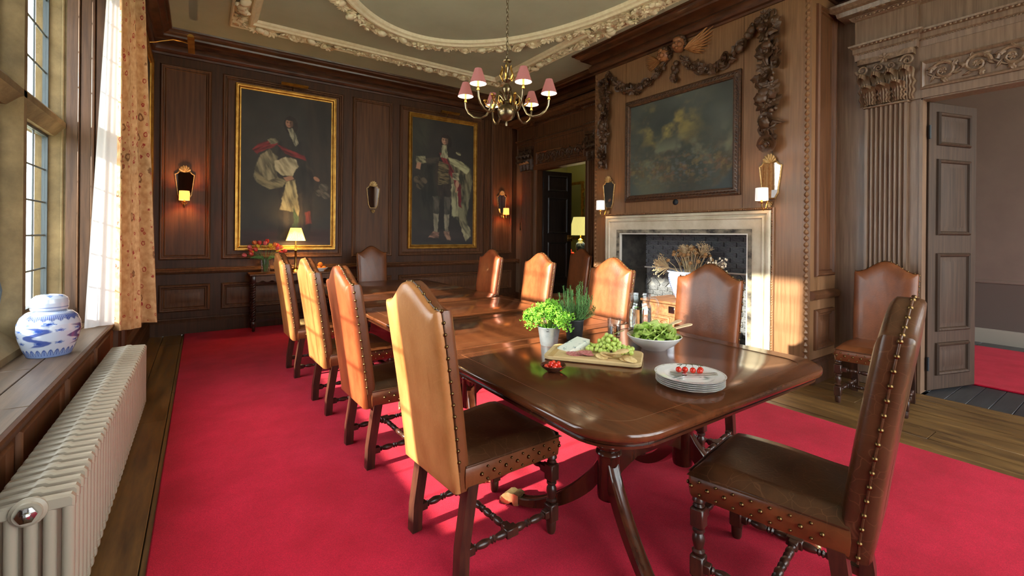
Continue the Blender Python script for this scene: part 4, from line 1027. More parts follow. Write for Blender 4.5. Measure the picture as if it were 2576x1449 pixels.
def stroke(c, X, Y, poly, col, soft=1.2, fold=0, ang=60, freq=.16, warp=5, seed=0, dark=None):
    k = pmask(X, Y, poly, soft, warp, seed)[:, None]; ca, sa = math.cos(math.radians(ang)), math.sin(math.radians(ang)); P = X * ca + Y * sa; Q = -X * sa + Y * ca
    f = fbm(Q * freq + seed * 3.1, P * freq * .22 + seed, 4); f = np.clip((f - .28) / .36, 0, 1)[:, None]
    a = np.array(srgb(*col))[None]; b = np.array(srgb(*(dark or [v * .35 for v in col])))[None]
    cc = a if not fold else b * (1 - f) * fold + a * f * fold + a * (1 - fold)
    return c * (1 - k) + cc * k
def ell(cx, cy, rx, ry, n=14, rot=0): return [(cx + rx * math.cos(a) * math.cos(rot) - ry * math.sin(a) * math.sin(rot), cy + rx * math.cos(a) * math.sin(rot) + ry * math.sin(a) * math.cos(rot)) for a in [2 * PI * k / n for k in range(n)]]
def face(c, X, Y, cx, cy, r, hair=(46, 33, 26), skin=(160, 114, 90)):
    c = stroke(c, X, Y, ell(cx + r * .35, cy + r * .5, r * 1.75, r * 2.5), hair, 1.6, .6, 80, .5, 3, 5)
    c = stroke(c, X, Y, ell(cx - r * .15, cy, r * .86, r * 1.22), skin, 1.0, 0, warp=.5); c = stroke(c, X, Y, ell(cx + r * .45, cy + r * .1, r * .45, r * 1.0), [v * .62 for v in skin], 2.0, 0, warp=.5)
    for s in (-.5, .22): c = stroke(c, X, Y, ell(cx + s * r, cy - r * .12, r * .2, r * .1), (58, 36, 28), .6, 0, warp=0); c = stroke(c, X, Y, ell(cx + s * r, cy - r * .36, r * .28, r * .07), (70, 44, 34), .6, 0, warp=0)
    c = stroke(c, X, Y, ell(cx - r * .12, cy + r * .25, r * .12, r * .32), [min(255, v * 1.12) for v in skin], .8, 0, warp=0); c = stroke(c, X, Y, ell(cx - r * .12, cy + r * .68, r * .26, r * .09), (132, 62, 54), .6, 0, warp=0)
    return stroke(c, X, Y, ell(cx + r * .1, cy - r * 1.15, r * 1.2, r * .5), hair, 1.2, .5, 20, .5, 2, 3)
def portrait_a(u, v):
    X = u * 215; Y = (1 - v) * 387; c = bgdark(u, v, (34, 30, 27), (62, 54, 47)); S_ = lambda *a, **k: stroke(c, X, Y, *a, **k)
    c = S_([(150, 0), (215, 0), (215, 260), (170, 250), (155, 120)], (56, 44, 36), 12, .6, 80, .05); c = S_([(0, 350), (215, 345), (215, 387), (0, 387)], (66, 42, 36), 10, .4, 5, .05)
    c = S_([(88, 118), (150, 112), (172, 190), (168, 300), (160, 372), (86, 372), (82, 250), (74, 180)], (50, 41, 36), 4, .7, 85, .08, dark=(22, 19, 17))
    c = S_([(122, 250), (142, 250), (146, 360), (160, 376), (126, 378)], (66, 52, 42), 3, .6, 88); c = S_([(94, 250), (112, 250), (110, 360), (84, 376), (80, 366), (98, 352)], (62, 50, 41), 3, .6, 88)
    c = S_([(62, 142), (44, 158), (32, 186), (28, 214), (40, 232), (66, 236), (86, 218), (74, 190), (82, 160)], (158, 144, 112), 2, .9, 70, .14, seed=1); c = S_([(30, 200), (40, 232), (64, 244), (94, 236), (108, 214), (86, 214), (60, 222)], (140, 126, 94), 2, .9, 20, .16, seed=2)
    c = S_([(74, 172), (100, 158), (126, 162), (132, 180), (118, 206), (94, 208), (76, 194)], (194, 178, 142), 1.6, .75, 55, .16, seed=3, dark=(104, 92, 68))
    c = S_([(104, 222), (124, 216), (130, 250), (136, 296), (132, 316), (124, 300), (88, 296), (96, 258)], (184, 166, 122), 1.6, .85, 78, .14, seed=4); c = S_([(120, 290), (134, 312), (132, 340), (112, 352), (122, 326)], (70, 92, 62), 2, .7, 70, .2)
    c = S_([(24, 146), (36, 132), (62, 120), (84, 124), (74, 136), (46, 148), (34, 158)], (140, 44, 46), 1.4, .8, 150, .2, seed=5); c = S_([(80, 128), (112, 140), (146, 150), (152, 164), (128, 158), (100, 150)], (138, 42, 44), 1.4, .8, 20, .2, seed=6)
    c = S_([(58, 118), (76, 112), (84, 122), (66, 130)], (150, 138, 108), 1.4, .7, 30, .3); c = face(c, X, Y, 110, 70, 9.5); c = S_([(105, 83), (118, 83), (126, 100), (132, 120), (126, 128), (116, 112)], (168, 158, 132), 1.2, .8, 80, .3)
    c = S_([(96, 212), (116, 206), (122, 214), (104, 222)], (158, 112, 88), 1, 0, warp=2); c = S_([(150, 160), (170, 190), (176, 206), (168, 210), (152, 186)], (60, 48, 40), 2, .7, 60); c = S_(ell(178, 210, 9, 5, rot=.6), (152, 106, 82), 1, 0, warp=2)
    for cx, cy, r in ((196, 232, 13), (186, 246, 10), (202, 252, 11)): c = S_(ell(cx, cy, r, r * .9), (104, 92, 78), 2, .9, 40, .2, seed=cx)
    return S_([(150, 300), (162, 296), (166, 330), (152, 332)], (118, 48, 40), 2.5, .6, 80)
def portrait_b(u, v):
    X = u * 148; Y = (1 - v) * 300; c = bgdark(u, v, (32, 28, 25), (58, 50, 43)); S_ = lambda *a, **k: stroke(c, X, Y, *a, **k)
    c = S_([(0, 0), (40, 0), (30, 90), (0, 120)], (60, 56, 44), 14, .6, 60, .06); c = S_([(0, 270), (148, 262), (148, 300), (0, 300)], (54, 46, 42), 8, .4, 5, .06)
    c = S_([(16, 110), (58, 106), (60, 250), (20, 240)], (50, 45, 36), 4, .7, 85, .1); c = S_([(58, 80), (92, 80), (104, 140), (96, 190), (62, 190), (52, 140)], (58, 46, 38), 2.5, .8, 85, .1, dark=(24, 20, 18))
    c = S_([(84, 88), (112, 90), (140, 108), (146, 140), (138, 190), (132, 240), (140, 272), (126, 268), (108, 238), (98, 232), (94, 160)], (126, 118, 88), 1.8, .95, 80, .18, seed=2); c = S_([(84, 86), (116, 92), (138, 110), (132, 124), (112, 112), (90, 100)], (186, 180, 136), 1.4, .7, 25, .2, seed=1)
    c = S_([(92, 150), (108, 150), (112, 232), (94, 230)], (166, 158, 120), 1.6, .85, 86, .2, seed=4); c = S_([(116, 236), (140, 258), (144, 280), (130, 292), (120, 268)], (160, 150, 114), 1.6, .85, 60, .2, seed=5)
    c = S_([(62, 78), (78, 76), (84, 96), (104, 130), (112, 166), (106, 168), (96, 140), (72, 104)], (136, 44, 48), 1.2, .8, 60, .25, seed=6); c = S_([(60, 98), (84, 104), (88, 150), (60, 154)], (122, 104, 72), 1.8, .95, 10, .4, seed=7); c = S_([(108, 150), (116, 150), (118, 210), (110, 206)], (112, 30, 36), 1.2, .6, 85)
    c = face(c, X, Y, 76, 46, 8.2, skin=(172, 128, 102)); c = S_([(68, 57), (80, 57), (83, 90), (66, 88)], (170, 162, 128), 1.2, .85, 85, .4)
    c = S_([(94, 124), (110, 122), (112, 140), (96, 142)], (170, 160, 126), 1.2, .85, 30, .3); c = S_(ell(107, 150, 4.5, 9), (178, 136, 108), .9, 0, warp=1.5); c = S_([(104, 156), (108, 158), (106, 172), (102, 170)], (170, 128, 100), .8, 0, warp=1)
    c = S_([(8, 92), (30, 90), (34, 104), (10, 108)], (164, 154, 118), 1.4, .9, 30, .35, seed=8); c = S_([(30, 94), (62, 88), (62, 102), (32, 106)], (72, 60, 50), 1.6, .8, 0, .2); c = S_([(10, 106), (20, 106), (18, 122), (8, 120)], (172, 126, 98), .9, 0, warp=2)
    for cx, cy, r in ((12, 146, 9), (26, 148, 8), (18, 160, 9)): c = S_(ell(cx, cy, r, r), (96, 80, 62), 1.6, .9, 40, .3, seed=cx)
    for x0 in (48, 74): c = S_([(x0, 184), (x0 + 17, 184), (x0 + 14, 240), (x0 + 11, 272), (x0 + 3, 272), (x0 + 2, 236)], (88, 80, 68), 1.6, .7, 86, .2); c = S_([(x0 + 2, 226), (x0 + 14, 226), (x0 + 11, 272), (x0 + 4, 272)], (146, 134, 110), 1.3, .6, 86, .3)
    c = S_([(38, 282), (50, 268), (64, 270), (62, 284)], (150, 110, 90), 1.4, .8, 20, .3); c = S_([(74, 268), (88, 268), (92, 290), (82, 288)], (150, 114, 92), 1.4, .8, 50, .3)
    return S_(ell(110, 74, 7, 4, rot=.4), (168, 158, 120), 1.2, .9, 30, .4)
def storm(u, v):
    t = fbm(u * 3.2, v * 3.0, 6); t2 = fbm(u * 5 + 9, v * 5 + 3, 6); c = np.array(srgb(40, 44, 40))[None] * (1 - t)[:, None] + np.array(srgb(82, 86, 78))[None] * t[:, None]
    k = np.clip(sstep(.46, .66, t2) * (.4 + .9 * fbm(u * 16, v * 22, 4)) * np.exp(-((u - .40) / .26) ** 2 - ((v - .72) / .2) ** 2) * 1.1, 0, 1); c = c * (1 - k[:, None]) + np.array(srgb(158, 138, 70))[None] * k[:, None]
    k = np.clip(sstep(.42, .62, fbm(u * 6 + 2, v * 6 + 8, 5)) * np.exp(-((v - .42) / .13) ** 2) * .8, 0, 1); c = c * (1 - k[:, None]) + np.array(srgb(112, 114, 92))[None] * k[:, None]
    k = np.clip(sstep(.4, .6, fbm(u * 14, v * 14, 4)) * np.exp(-((v - .22) / .16) ** 2), 0, 1); c = c * (1 - k[:, None] * .8) + np.array(srgb(74, 62, 44))[None] * k[:, None] * .8
    for cl, sd in (((124, 84, 62), 4), ((134, 116, 70), 21), ((96, 104, 104), 33)):
        k = .5 * sstep(.52, .66, fbm(u * 26 + sd, v * 30 + sd, 4)) * np.exp(-((v - .25) / .15) ** 2); c = c * (1 - k[:, None] * .7) + np.array(srgb(*cl))[None] * k[:, None] * .7
    k = sstep(.98, 1.06, np.hypot((u - .5) / .56, (v - .5) / .60)) * (v < .5) ; c = c * (1 - k[:, None]) + np.array(srgb(58, 66, 66))[None] * k[:, None]
    k = sstep(.5, .0, v) * np.exp(-((u - .2) / .2) ** 2) * .35; c = c * (1 - k[:, None]) + np.array(srgb(112, 112, 84))[None] * k[:, None]
    return c
GPROF = [(0, .012), (0, .05), (.008, .062), (.02, .062), (.026, .05), (.034, .048), (.04, .056), (.05, .05), (.058, .036), (.066, .034), (.07, .022), (.074, .022)]
for nm_, x0, fn, lb in (('portrait', .384, portrait_a, 'gilt framed full length portrait in cream and red robes behind the lamp'), ('portrait', 2.915, portrait_b, 'gilt framed full length portrait of white stockinged figure beside the corner sconce')):
    p = thing('framed_portrait', lb, 'painting', (x0 + .67, YB, 1.10)); f0 = lambda u, v, h: (u, YB - h, v)
    MB().frame(f0, x0, x0 + 1.345, 1.103, 3.448, GPROF, field=False).obj('frame', GILT, p, smooth=25)
    canvas('canvas', 1.20, 2.20, 200, 360, fn, lambda a, b, x0=x0: (x0 + .0725 + a, YB - .025, 1.1755 + b), p)
om = thing('overmantel_painting', 'stormy dark landscape painting set over the fireplace', 'painting', (XF, 3.32, 1.80))
MB().frame(fbreast, 2.545, 4.10, 1.80, 3.115, [(0, 0), (0, .03), (.012, .036), (.02, .03), (.03, .03), (.045, .046), (.06, .048), (.072, .036), (.078, .036), (.084, .016)], field=False).obj('frame', W_CARVE, om, smooth=30)
canvas('canvas', 1.395, 1.155, 180, 150, storm, lambda a, b: (XF - .016, 4.02 - a, 1.88 + b), om)
k = 0
for side in range(4):
    L = 1.44 if side % 2 == 0 else 1.20; n = int(L / .04)
    for i in range(n):
        t = (i + .5) / n
        y, z, an = ((2.60 + 1.445 * t, 1.853, 0), (4.047, 1.853 + 1.21 * t, PI / 2), (4.047 - 1.445 * t, 3.063, PI), (2.598, 3.063 - 1.21 * t, -PI / 2))[side]
        put('frame_leaf', LEAFN, W_CARVE, om, loc=(XF - .036, y, z), quat=Quaternion((0, 1, 0), -PI / 2) @ Quaternion((0, 0, 1), [PI / 2, 0, -PI / 2, PI][side] + .5), scale=(.05, .05, .05))
lp = thing('gilt_framed_picture', 'gilt framed picture on the window wall half hidden by the curtain', 'painting', (XL, 6.3, 1.2))
MB().frame(fleft, 5.25, 7.25, 1.05, 3.52, [(0, .0), (0, .055), (.012, .065), (.04, .06), (.05, .045), (.07, .04), (.075, .022)], field=False).obj('frame', GILT, lp, smooth=25)
canvas('canvas', 1.86, 2.33, 40, 40, lambda u, v: bgdark(u, v, (24, 22, 20), (60, 52, 44)), lambda a, b: (XL + .025, 5.32 + a, 1.12 + b), lp)
# picture lights
def piclight(label, p0, p1, mount, group=None):
    t = thing('picture_light', label, 'lamp', mount); d = Vector(p1) - Vector(p0); mid = (Vector(p0) + Vector(p1)) / 2
    m = MB(); n = 10; prof = [(.030 * math.cos(a), .030 * math.sin(a)) for a in [PI * k / n - .2 for k in range(n + 1)]]
    x = d.normalized(); z = Vector((0, 0, 1)); y = z.cross(x)
    m.loft([[Vector(q) + y * a + z * b for a, b in prof] for q in (p0, p1)]); m.obj('hood', GILT, t)
    MB().tube([mount, (Vector(mount) + mid) / 2 + Vector((0, 0, .05)), mid + Vector((0, 0, .03))], .006, 8).obj('arm', BRASS, t)
piclight('brass picture light above the portrait in cream robes', (.935, 7.22, 3.495), (1.29, 7.22, 3.495), (1.11, YB - .001, 3.47))
piclight('brass picture light above the portrait beside the corner sconce', (3.45, 7.22, 3.495), (3.80, 7.22, 3.495), (3.63, YB - .001, 3.47))
t = thing('picture_light', 'brass picture light on a loose wire near ceiling corner', 'lamp', (XL, 6.6, 3.58))
m = MB(); m.loft([[(-.11 + .034 * math.cos(a), y, 3.565 + .034 * math.sin(a)) for a in [PI * k / 10 for k in range(11)]] for y in (6.3, 6.88)]); m.obj('hood', GILT, t)
MB().tube([(XL, 6.6, 3.50), (-.45, 6.6, 3.53), (-.38, 6.6, 3.56), (-.28, 6.6, 3.60), (-.2, 6.6, 3.60), (-.13, 6.6, 3.585)], .006, 8).obj('wire', BRASS, t)

# ------------------------------------------------------------------ sconces
SHELL = MB(); vs = []; fs = []
for i in range(7):
    for k in range(29):
        a = PI * (.02 + .96 * k / 28) if i else PI * k / 28; rr = i / 6; fl = .10 * math.cos(k / 28 * 14 * PI) * rr; vs.append((rr * 1.0 * math.cos(a) * (1 + .06 * math.cos(k / 28 * 14 * PI)), rr * math.sin(a) * 1.15 * (1 + .06 * math.cos(k / 28 * 14 * PI)), .25 * math.sin(rr * PI * .6) + fl + .1))
for i in range(6):
    for k in range(28): a = i * 29 + k; fs.append((a, a + 1, a + 30, a + 29))
SHELLM = SHELL.add(vs, fs).mesh('shell', 70)
SHIELD = [(a * 1.12, b) for a, b in ((-.045, 0), (.045, 0), (.072, .06), (.100, .33), (.075, .345), (.055, .375), (-.055, .375), (-.075, .345), (-.100, .33), (-.072, .06))]
def sconce(label, fn, u, z, lit, strength, colr, shade=True):
    """fn(u,v,h) wall frame; z is the bottom of the mirror"""
    base = fn(u, z - .1, 0); s = thing('wall_sconce', label, 'sconce', base, 0, 'mirror backed wall sconces'); F = lambda a, b, h: fn(u + a, z + b, h)
    def ring(d, h): return [F(a, b, h) for a, b in inset(SHIELD, d)]
    MB().loft([ring(0, 0), ring(0, .014), ring(.004, .02), ring(.010, .02), ring(.014, .012)], caps=False).obj('frame', GILT_P, s, smooth=30)
    m = MB(); r = ring(.012, .013); m.add(r, [tuple(range(len(r)))]); m.obj('mirror', MIRROR, s, smooth=0)
    sh = MB(); sh.add([F(v.co.x * .068, .355 + v.co.y * .078, .012 + v.co.z * .05) for v in SHELLM.vertices], [tuple(f.vertices) for f in SHELLM.polygons]); sh.obj('shell_crest', GILT_P, s, smooth=70)
    sh = MB(); sh.add([F(v.co.x * .034, -.02 - v.co.y * .05, .012 + v.co.z * .04) for v in SHELLM.vertices], [tuple(f.vertices) for f in SHELLM.polygons]); sh.obj('shell_foot', GILT_P, s, smooth=70)
    if not shade: return s
    MB().tube([F(0, -.03, .01), F(.01, -.005, .035), F(0, .01, .055), F(-.0, -.02, .06), F(0, -.095, .09), F(0, -.115, .135), F(0, -.085, .17), F(0, -.045, .17)], .0055, 8).obj('arm', BRASS, s)
    dz = MB(); c0 = F(0, 0, .17); dz.lathe([(.004, -.055), (.012, -.05), (.030, -.046), (.033, -.040), (.01, -.038), (.010, -.015)], 16, c=c0); dz.obj('drip_pan', BRASS, s)
    sm = MB(); sm.lathe([(.057, -.022), (.058, -.02), (.055, .098), (.054, .100), (.052, .098), (.055, -.02)], 24, c=c0, caps=False)
    mname = 'sconce_shade_%s' % ('lit' if strength > 1 else 'soft')
    sm.obj('candle_shade', MATS.get(mname) or mat(mname, colr, rough=.8, emit=colr, estr=strength), s)
    if lit:
        L = bpy.data.objects.new('sconce_bulb', bpy.data.lights.new('sconce_bulb', 'POINT')); COL.objects.link(L); L.location = Vector(F(0, .045, .17)); L.data.energy = lit; L.data.color = (1, .55, .22); L.data.shadow_soft_size = .03; L.parent = s; L.matrix_parent_inverse = WM[s].inverted()
    return s
fbk = lambda u, v, h: (u, YB - h - .002, v)
sconce('mirror sconce with glowing orange shade between curtain and portrait', fbk, -.18, 1.79, 14, 1.7, (1, .36, .07))
sconce('mirror sconce without shade on the panel between both portraits', fbk, 2.32, 1.77, 0, 0, (1, .5, .1), shade=False)
sconce('mirror sconce with glowing shade by the far corner', fbk, 4.84, 1.77, 9, 1.7, (1, .36, .07))
fbr = lambda u, v, h: (XF - h, u, v)
sconce('mirror sconce with white shade over chimney breast, far doorway side', fbr, 4.40, 1.735, 2.0, .45, (.85, .80, .76))
sconce('mirror sconce with white shade over chimney breast, open oak door side', fbr, 2.25, 1.735, 2.0, .45, (.85, .80, .76))
MB().tube([(XF - .004, 2.236, 2.19), (XF - .004, 2.236, 2.24)], .002, 6).obj('picture_wire', IRON, wc)
MB().lathe([(.034, 0), (.036, -.006), (.028, -.012), (.012, -.016), (.001, -.018)], 20, c=(XF, 3.336, 1.765), axis='x').obj('bell_push', IRON, wc)

# ------------------------------------------------------------------ carved limewood swags
cr = random.Random(4)
def carving(parent, p, size, kinds, material=W_CARVE):
    kind, me, k = cr.choice(kinds)
    q = Quaternion((0, 1, 0), -PI / 2 + cr.uniform(-.5, .5)) @ Quaternion((1, 0, 0), cr.uniform(-.5, .5)) @ Quaternion((0, 0, 1), cr.uniform(0, 2 * PI))
    put('carved_' + kind, me, material, parent, loc=p, quat=q, scale=size * k)
FULL = [('flower', FLOWER5, 1), ('flower', FLOWER7, 1), ('rose', ROSE, .95), ('leaf', LEAF, 1.5), ('leaf', LEAFN, 1.6), ('fruit', FRUIT, .8), ('berry', BERRY, .45), ('flower', FLOWER9, 1)]
def drop(label, y, z1, z0, wdt, n, sz):
    d = thing('carved_festoon', label, 'carving', (XF, y, z0))
    MB().tube([(XF - .022, y, z1 + .08), (XF - .045, y, z1 - .1), (XF - .045, y, z0 + .15), (XF - .022, y, z0)], .02, 8).obj('stem', W_CARVE, d)
    RING = MB().tube([(XF - .02, y + .035 * math.cos(a), z1 + .07 + .035 * math.sin(a)) for a in [2 * PI * k / 20 for k in range(21)]], .008, 8); RING.obj('ring', W_CARVE, d)
    for k in range(n):
        t = (k + .5) / n; z = z1 + (z0 - z1) * t
        wv = wdt * (.25 + .75 * math.sin(PI * min(1, .12 + t * .9)) ** .7) * (1 - .3 * t) * (.75 + .25 * math.cos(t * 6 * PI))
        for s in (-1, 0, 1):
            carving(d, (XF - .02 - sz * .75 - (.035 if s == 0 else .01) + cr.uniform(-.01, .01), y + s * wv * .55 + cr.uniform(-.15, .15) * wv, z + cr.uniform(-.02, .02)), sz * cr.uniform(.75, 1.2), FULL)
    for k in range(7): carving(d, (XF - .045, y + cr.uniform(-.02, .02), z0 + .02 * k), sz * .7, [('berry', BERRY, .5)])
    for k in range(9): carving(d, (XF - .045, y + cr.uniform(-.05, .05) * wdt / .1, z1 + (z0 - z1) * cr.random()), sz, [('berry', BERRY, .42)])
    return d
drop('carved wooden festoon of fruit and flowers, far doorway side of overmantel', 4.445, 3.50, 2.28, .115, 20, .064)
drop('carved wooden festoon of fruit and flowers, open oak door side of overmantel', 2.24, 3.50, 2.25, .14, 20, .076)
sw = thing('carved_swag', 'carved swag of flowers with two winged cherub heads', 'carving', (XF, 3.34, 3.2))
def swag_pts(pts, n): 
    P = [Vector(p) for p in pts]; out = []
    for k in range(n + 1):
        t = k / n; a = P[0] * (1 - t) ** 2 + P[1] * 2 * t * (1 - t) + P[2] * t * t; out.append(a)
    return out
for pts, n in (([(XF - .02, 4.42, 3.63), (XF - .02, 3.95, 2.92), (XF - .02, 3.42, 3.52)], 22), ([(XF - .02, 3.28, 3.48), (XF - .02, 2.85, 2.88), (XF - .02, 2.26, 3.62)], 24)):
    P = swag_pts(pts, n); MB().tube(P, .014, 8).obj('swag_cord', W_CARVE, sw)
    for i, p in enumerate(P):
        t = i / n; sz = .034 + .034 * math.sin(PI * t)
        if .04 < t < .96:
            for s in range(2): carving(sw, p + Vector((-.022 - .02 * s, cr.uniform(-.015, .015), cr.uniform(-.03, .03))), sz * cr.uniform(.8, 1.15), FULL)
for k in range(10): carving(sw, (XF - .03 - .01 * (k % 2), 3.335 + cr.uniform(-.04, .04), 3.20 + .022 * k), .04, FULL)
W_CHERUB = mat('cherub_wood', srgb(120, 74, 44), srgb(150, 98, 60), rough=.4, scale=(30, 30, 30))
def cherub(y, z, turn, r):
    h = empty('cherub_head', (XF - .06, y, z), 0, sw); WM[h] = Matrix.Translation((XF - .06, y, z)); h.name = 'cherub_head'
    T = Matrix.Translation((XF - .06, y, z)) @ Matrix.Rotation(PI + turn, 4, 'Z')      # local +x is the face
    m = MB(); m.T = T
    m.ball((0, 0, 0), r, (.9, .82, 1.02), 18, 14); m.ball((r * .62, r * .33, -r * .25), r * .36); m.ball((r * .62, -r * .33, -r * .25), r * .36); m.ball((r * .92, 0, -r * .12), r * .14, (1, 1, 1.3)); m.ball((r * .78, 0, -r * .66), r * .2)
    m.ball((r * .86, 0, -r * .42), r * .13, (.7, 1.3, .5)); m.ball((r * .72, 0, r * .45), r * .38, (.6, 1.4, .9))
    m.obj('face', W_CHERUB, h)
    for s in (-1, 1):
        e = MB(); e.T = T; e.ball((r * .86, s * r * .3, r * .08), r * .11, (.6, 1.3, .8)); e.obj('eye', W_CARVE, h)
    c = MB(); c.T = T
    for k in range(90):
        a = cr.uniform(0, 2 * PI); b = cr.uniform(-.6, 1.3); x, yy, zz = math.cos(a) * math.cos(b), math.sin(a) * math.cos(b), math.sin(b)
        if x > .25 and zz < .62 or x > .55 and zz < .75: continue
        c.ball((x * r * .92, yy * r * .86, zz * r * 1.02), r * cr.uniform(.18, .27), (1, 1, 1), 8, 6)
    c.obj('curls', W_CARVE, h)
def wing(y, z, dirs, L, material):
    wg = empty('wing', (XF - .02, y, z), 0, sw)
    for row, (nf_, ln, o) in enumerate(((9, 1.0, 0), (7, .66, .012), (5, .4, .022))):
        for k in range(nf_):
            a = math.radians(-28 + 62 * k / (nf_ - 1)); le = L * ln * (.62 + .38 * k / (nf_ - 1))
            an = a if dirs > 0 else PI - a
            # feather lies in the wall plane (y-z); local x of LEAFN runs outwards
            R = Matrix(((0, 0, -1), (math.cos(an), math.sin(an), 0), (math.sin(an), -math.cos(an), 0)))
            put('feather', LEAFN, material, wg, loc=(XF - .02 - 2 * o, y, z), quat=R.to_quaternion(), scale=(le, le * .35 if le < .2 else .07, .07))
W_WING = mat('wing_wood', srgb(150, 100, 58), srgb(180, 126, 78), rough=.4, scale=(30, 30, 30))
wing(3.19, 3.52, -1, .38, W_WING); wing(3.55, 3.50, 1, .28, W_WING)
cherub(3.47, 3.545, -.35, .085); cherub(3.27, 3.60, .25, .09)

# ------------------------------------------------------------------ chandelier
chx, chy = 1.965, 2.95
ch = thing('chandelier', 'brass six arm chandelier with mauve shades hanging over table', 'chandelier', (chx, chy, 2.2))
MB().lathe([(.001, 2.205), (.008, 2.21), (.010, 2.235), (.006, 2.245), (.018, 2.248), (.045, 2.262), (.066, 2.29), (.071, 2.315), (.066, 2.345), (.045, 2.368), (.018, 2.38), (.012, 2.39), (.022, 2.40), (.014, 2.415), (.012, 2.45), (.024, 2.465), (.036, 2.49), (.037, 2.505), (.024, 2.53), (.013, 2.54), (.018, 2.55), (.03, 2.56), (.034, 2.575), (.02, 2.585), (.012, 2.60), (.016, 2.64), (.022, 2.66), (.018, 2.69), (.012, 2.705), (.034, 2.712), (.036, 2.718), (.014, 2.722), (.010, 2.74), (.001, 2.745)], 28, c=(chx, chy, 0)).obj('baluster', BRASS_D, ch)
LINK = MB().tube([(.009 * math.cos(a), 0, .02 * math.sin(a)) for a in [2 * PI * k / 14 for k in range(15)]], .0028, 6).mesh('chain_link', 60)
z = 2.755; k = 0
while z < ZC - .05: put('chain_link', LINK, BRASS_D, ch, loc=(chx, chy, z), rot=(0, 0, PI / 2 * (k % 2) + .4)); z += .033; k += 1
MB().lathe([(.06, ZC), (.055, ZC - .02), (.02, ZC - .045), (.006, ZC - .06)], 20, c=(chx, chy, 0)).obj('ceiling_rose', BRASS_D, ch)
SHD = cloth('mauve_shade', srgb(124, 80, 86), srgb(200, 124, 100), .08); SHI = mat('shade_lining', srgb(250, 244, 230), rough=.9, emit=(1, .86, .62), estr=2.4)
BULB = mat('bulb_glow', (1, .9, .7), emit=(1, .85, .6), estr=9)
for k in range(6):
    a = math.radians(17.3 + 60 * k); ca, sa = math.cos(a), math.sin(a); P = lambda r, z: (chx + r * ca, chy + r * sa, z)
    arm = MB(); arm.tube([P(.02, 2.41), P(.05, 2.45), P(.085, 2.455), P(.115, 2.42), P(.13, 2.36), P(.16, 2.30), P(.205, 2.275), P(.26, 2.285), P(.305, 2.32), P(.325, 2.36), P(.33, 2.405)], .0085, 8); ar = arm.obj('arm', BRASS_D, ch)
    sc = MB(); sc.tube([P(.13, 2.36), P(.16, 2.375), P(.175, 2.40), P(.165, 2.42), P(.15, 2.41), P(.152, 2.395)], .006, 6); sc.tube([P(.10, 2.43), P(.10, 2.39), P(.085, 2.37), P(.07, 2.38), P(.075, 2.40)], .005, 6); sc.ball(P(.175, 2.415), .012); sc.obj('scroll', BRASS, ar)
    cd = MB(); cd.lathe([(.004, 2.40), (.014, 2.405), (.010, 2.415), (.008, 2.425), (.013, 2.43), (.009, 2.437), (.009, 2.475)], 12, c=P(.33, 0)); cd.obj('candle_socket', BRASS, ar)
    MB().ball(P(.33, 2.495), .013, (1, 1, 1.5), 10, 8).obj('bulb', BULB, ar)
    so = MB(); so.lathe([(.062, 2.452), (.026, 2.562)], 28, c=P(.33, 0), caps=False); so.obj('shade', SHD, ch)
    si = MB(); si.lathe([(.060, 2.453), (.0245, 2.561)], 28, c=P(.33, 0), caps=False); si.obj('shade_lining', SHI, ch)
    for an in (0,):
        b = a + .52; Q = lambda r, z: (chx + r * math.cos(b), chy + r * math.sin(b), z)
        MB().tube([Q(.015, 2.575), Q(.04, 2.57), Q(.055, 2.60), Q(.045, 2.635), Q(.035, 2.66), Q(.045, 2.675)], [.008, .008, .007, .007, .006, .003], 8).obj('upper_scroll', BRASS, ch)
# ------------------------------------------------------------------ console table at the back
cs = thing('console_table', 'oak side table with barley twist legs below the robed portrait', 'table', (1.1, 7.18, 0))
CX0, CX1, CY0, CY1, CZ = .545, 1.655, 6.98, 7.37, .795
MB().box(CX0, CX1, CY0, CY1, CZ - .025, CZ, b=.006).obj('top', W_PANEL, cs)
sc = [(CX0 + .04, CZ - .03), (CX1 - .04, CZ - .03)]
n = 60
low = [(CX1 - .04 - (CX1 - CX0 - .08) * k / n, CZ - .085 - .028 * abs(math.sin(PI * 9 * k / n))) for k in range(n + 1)]
MB().prism(sc + low, lambda u, v, h: (u, h, v), CY0 + .03, CY0 + .05).obj('scalloped_apron', W_PANEL, cs)
for x in (CX0 + .04, CX1 - .06): MB().box(x, x + .02, CY0 + .05, CY1 - .02, CZ - .11, CZ - .03).obj('side_apron', W_PANEL, cs)
tw = MB()
for ph in (0, PI): tw.tube([(.013 * math.cos(t * 10.5 * 2 * PI / 10 * 10 / 1.4 + ph), .013 * math.sin(t * 10.5 * 2 * PI / 1.4 + ph), .14 + .52 * t) for t in [k / 120 for k in range(121)]], .0145, 8)
tw.box(-.025, .025, -.025, .025, .07, .14, b=.004); tw.lathe([(.014, 0), (.02, .02), (.014, .04), (.022, .055), (.018, .07)], 12); tw.box(-.025, .025, -.025, .025, .65, CZ - .025, b=.004)
TWL = tw.mesh('twist_leg', 50)
for x in (CX0 + .05, CX1 - .05):
    for y in (CY0 + .05, CY1 - .06): put('twist_leg', TWL, W_CHAIR, cs, loc=(x, y, 0.014))
for x in (CX0 + .05, CX1 - .05): MB().box(x - .012, x + .012, CY0 + .07, CY1 - .08, .09, .125).obj('stretcher', W_CHAIR, cs)
MB().box(CX0 + .06, CX1 - .06, CY1 - .072, CY1 - .048, .095, .12).obj('stretcher', W_CHAIR, cs)
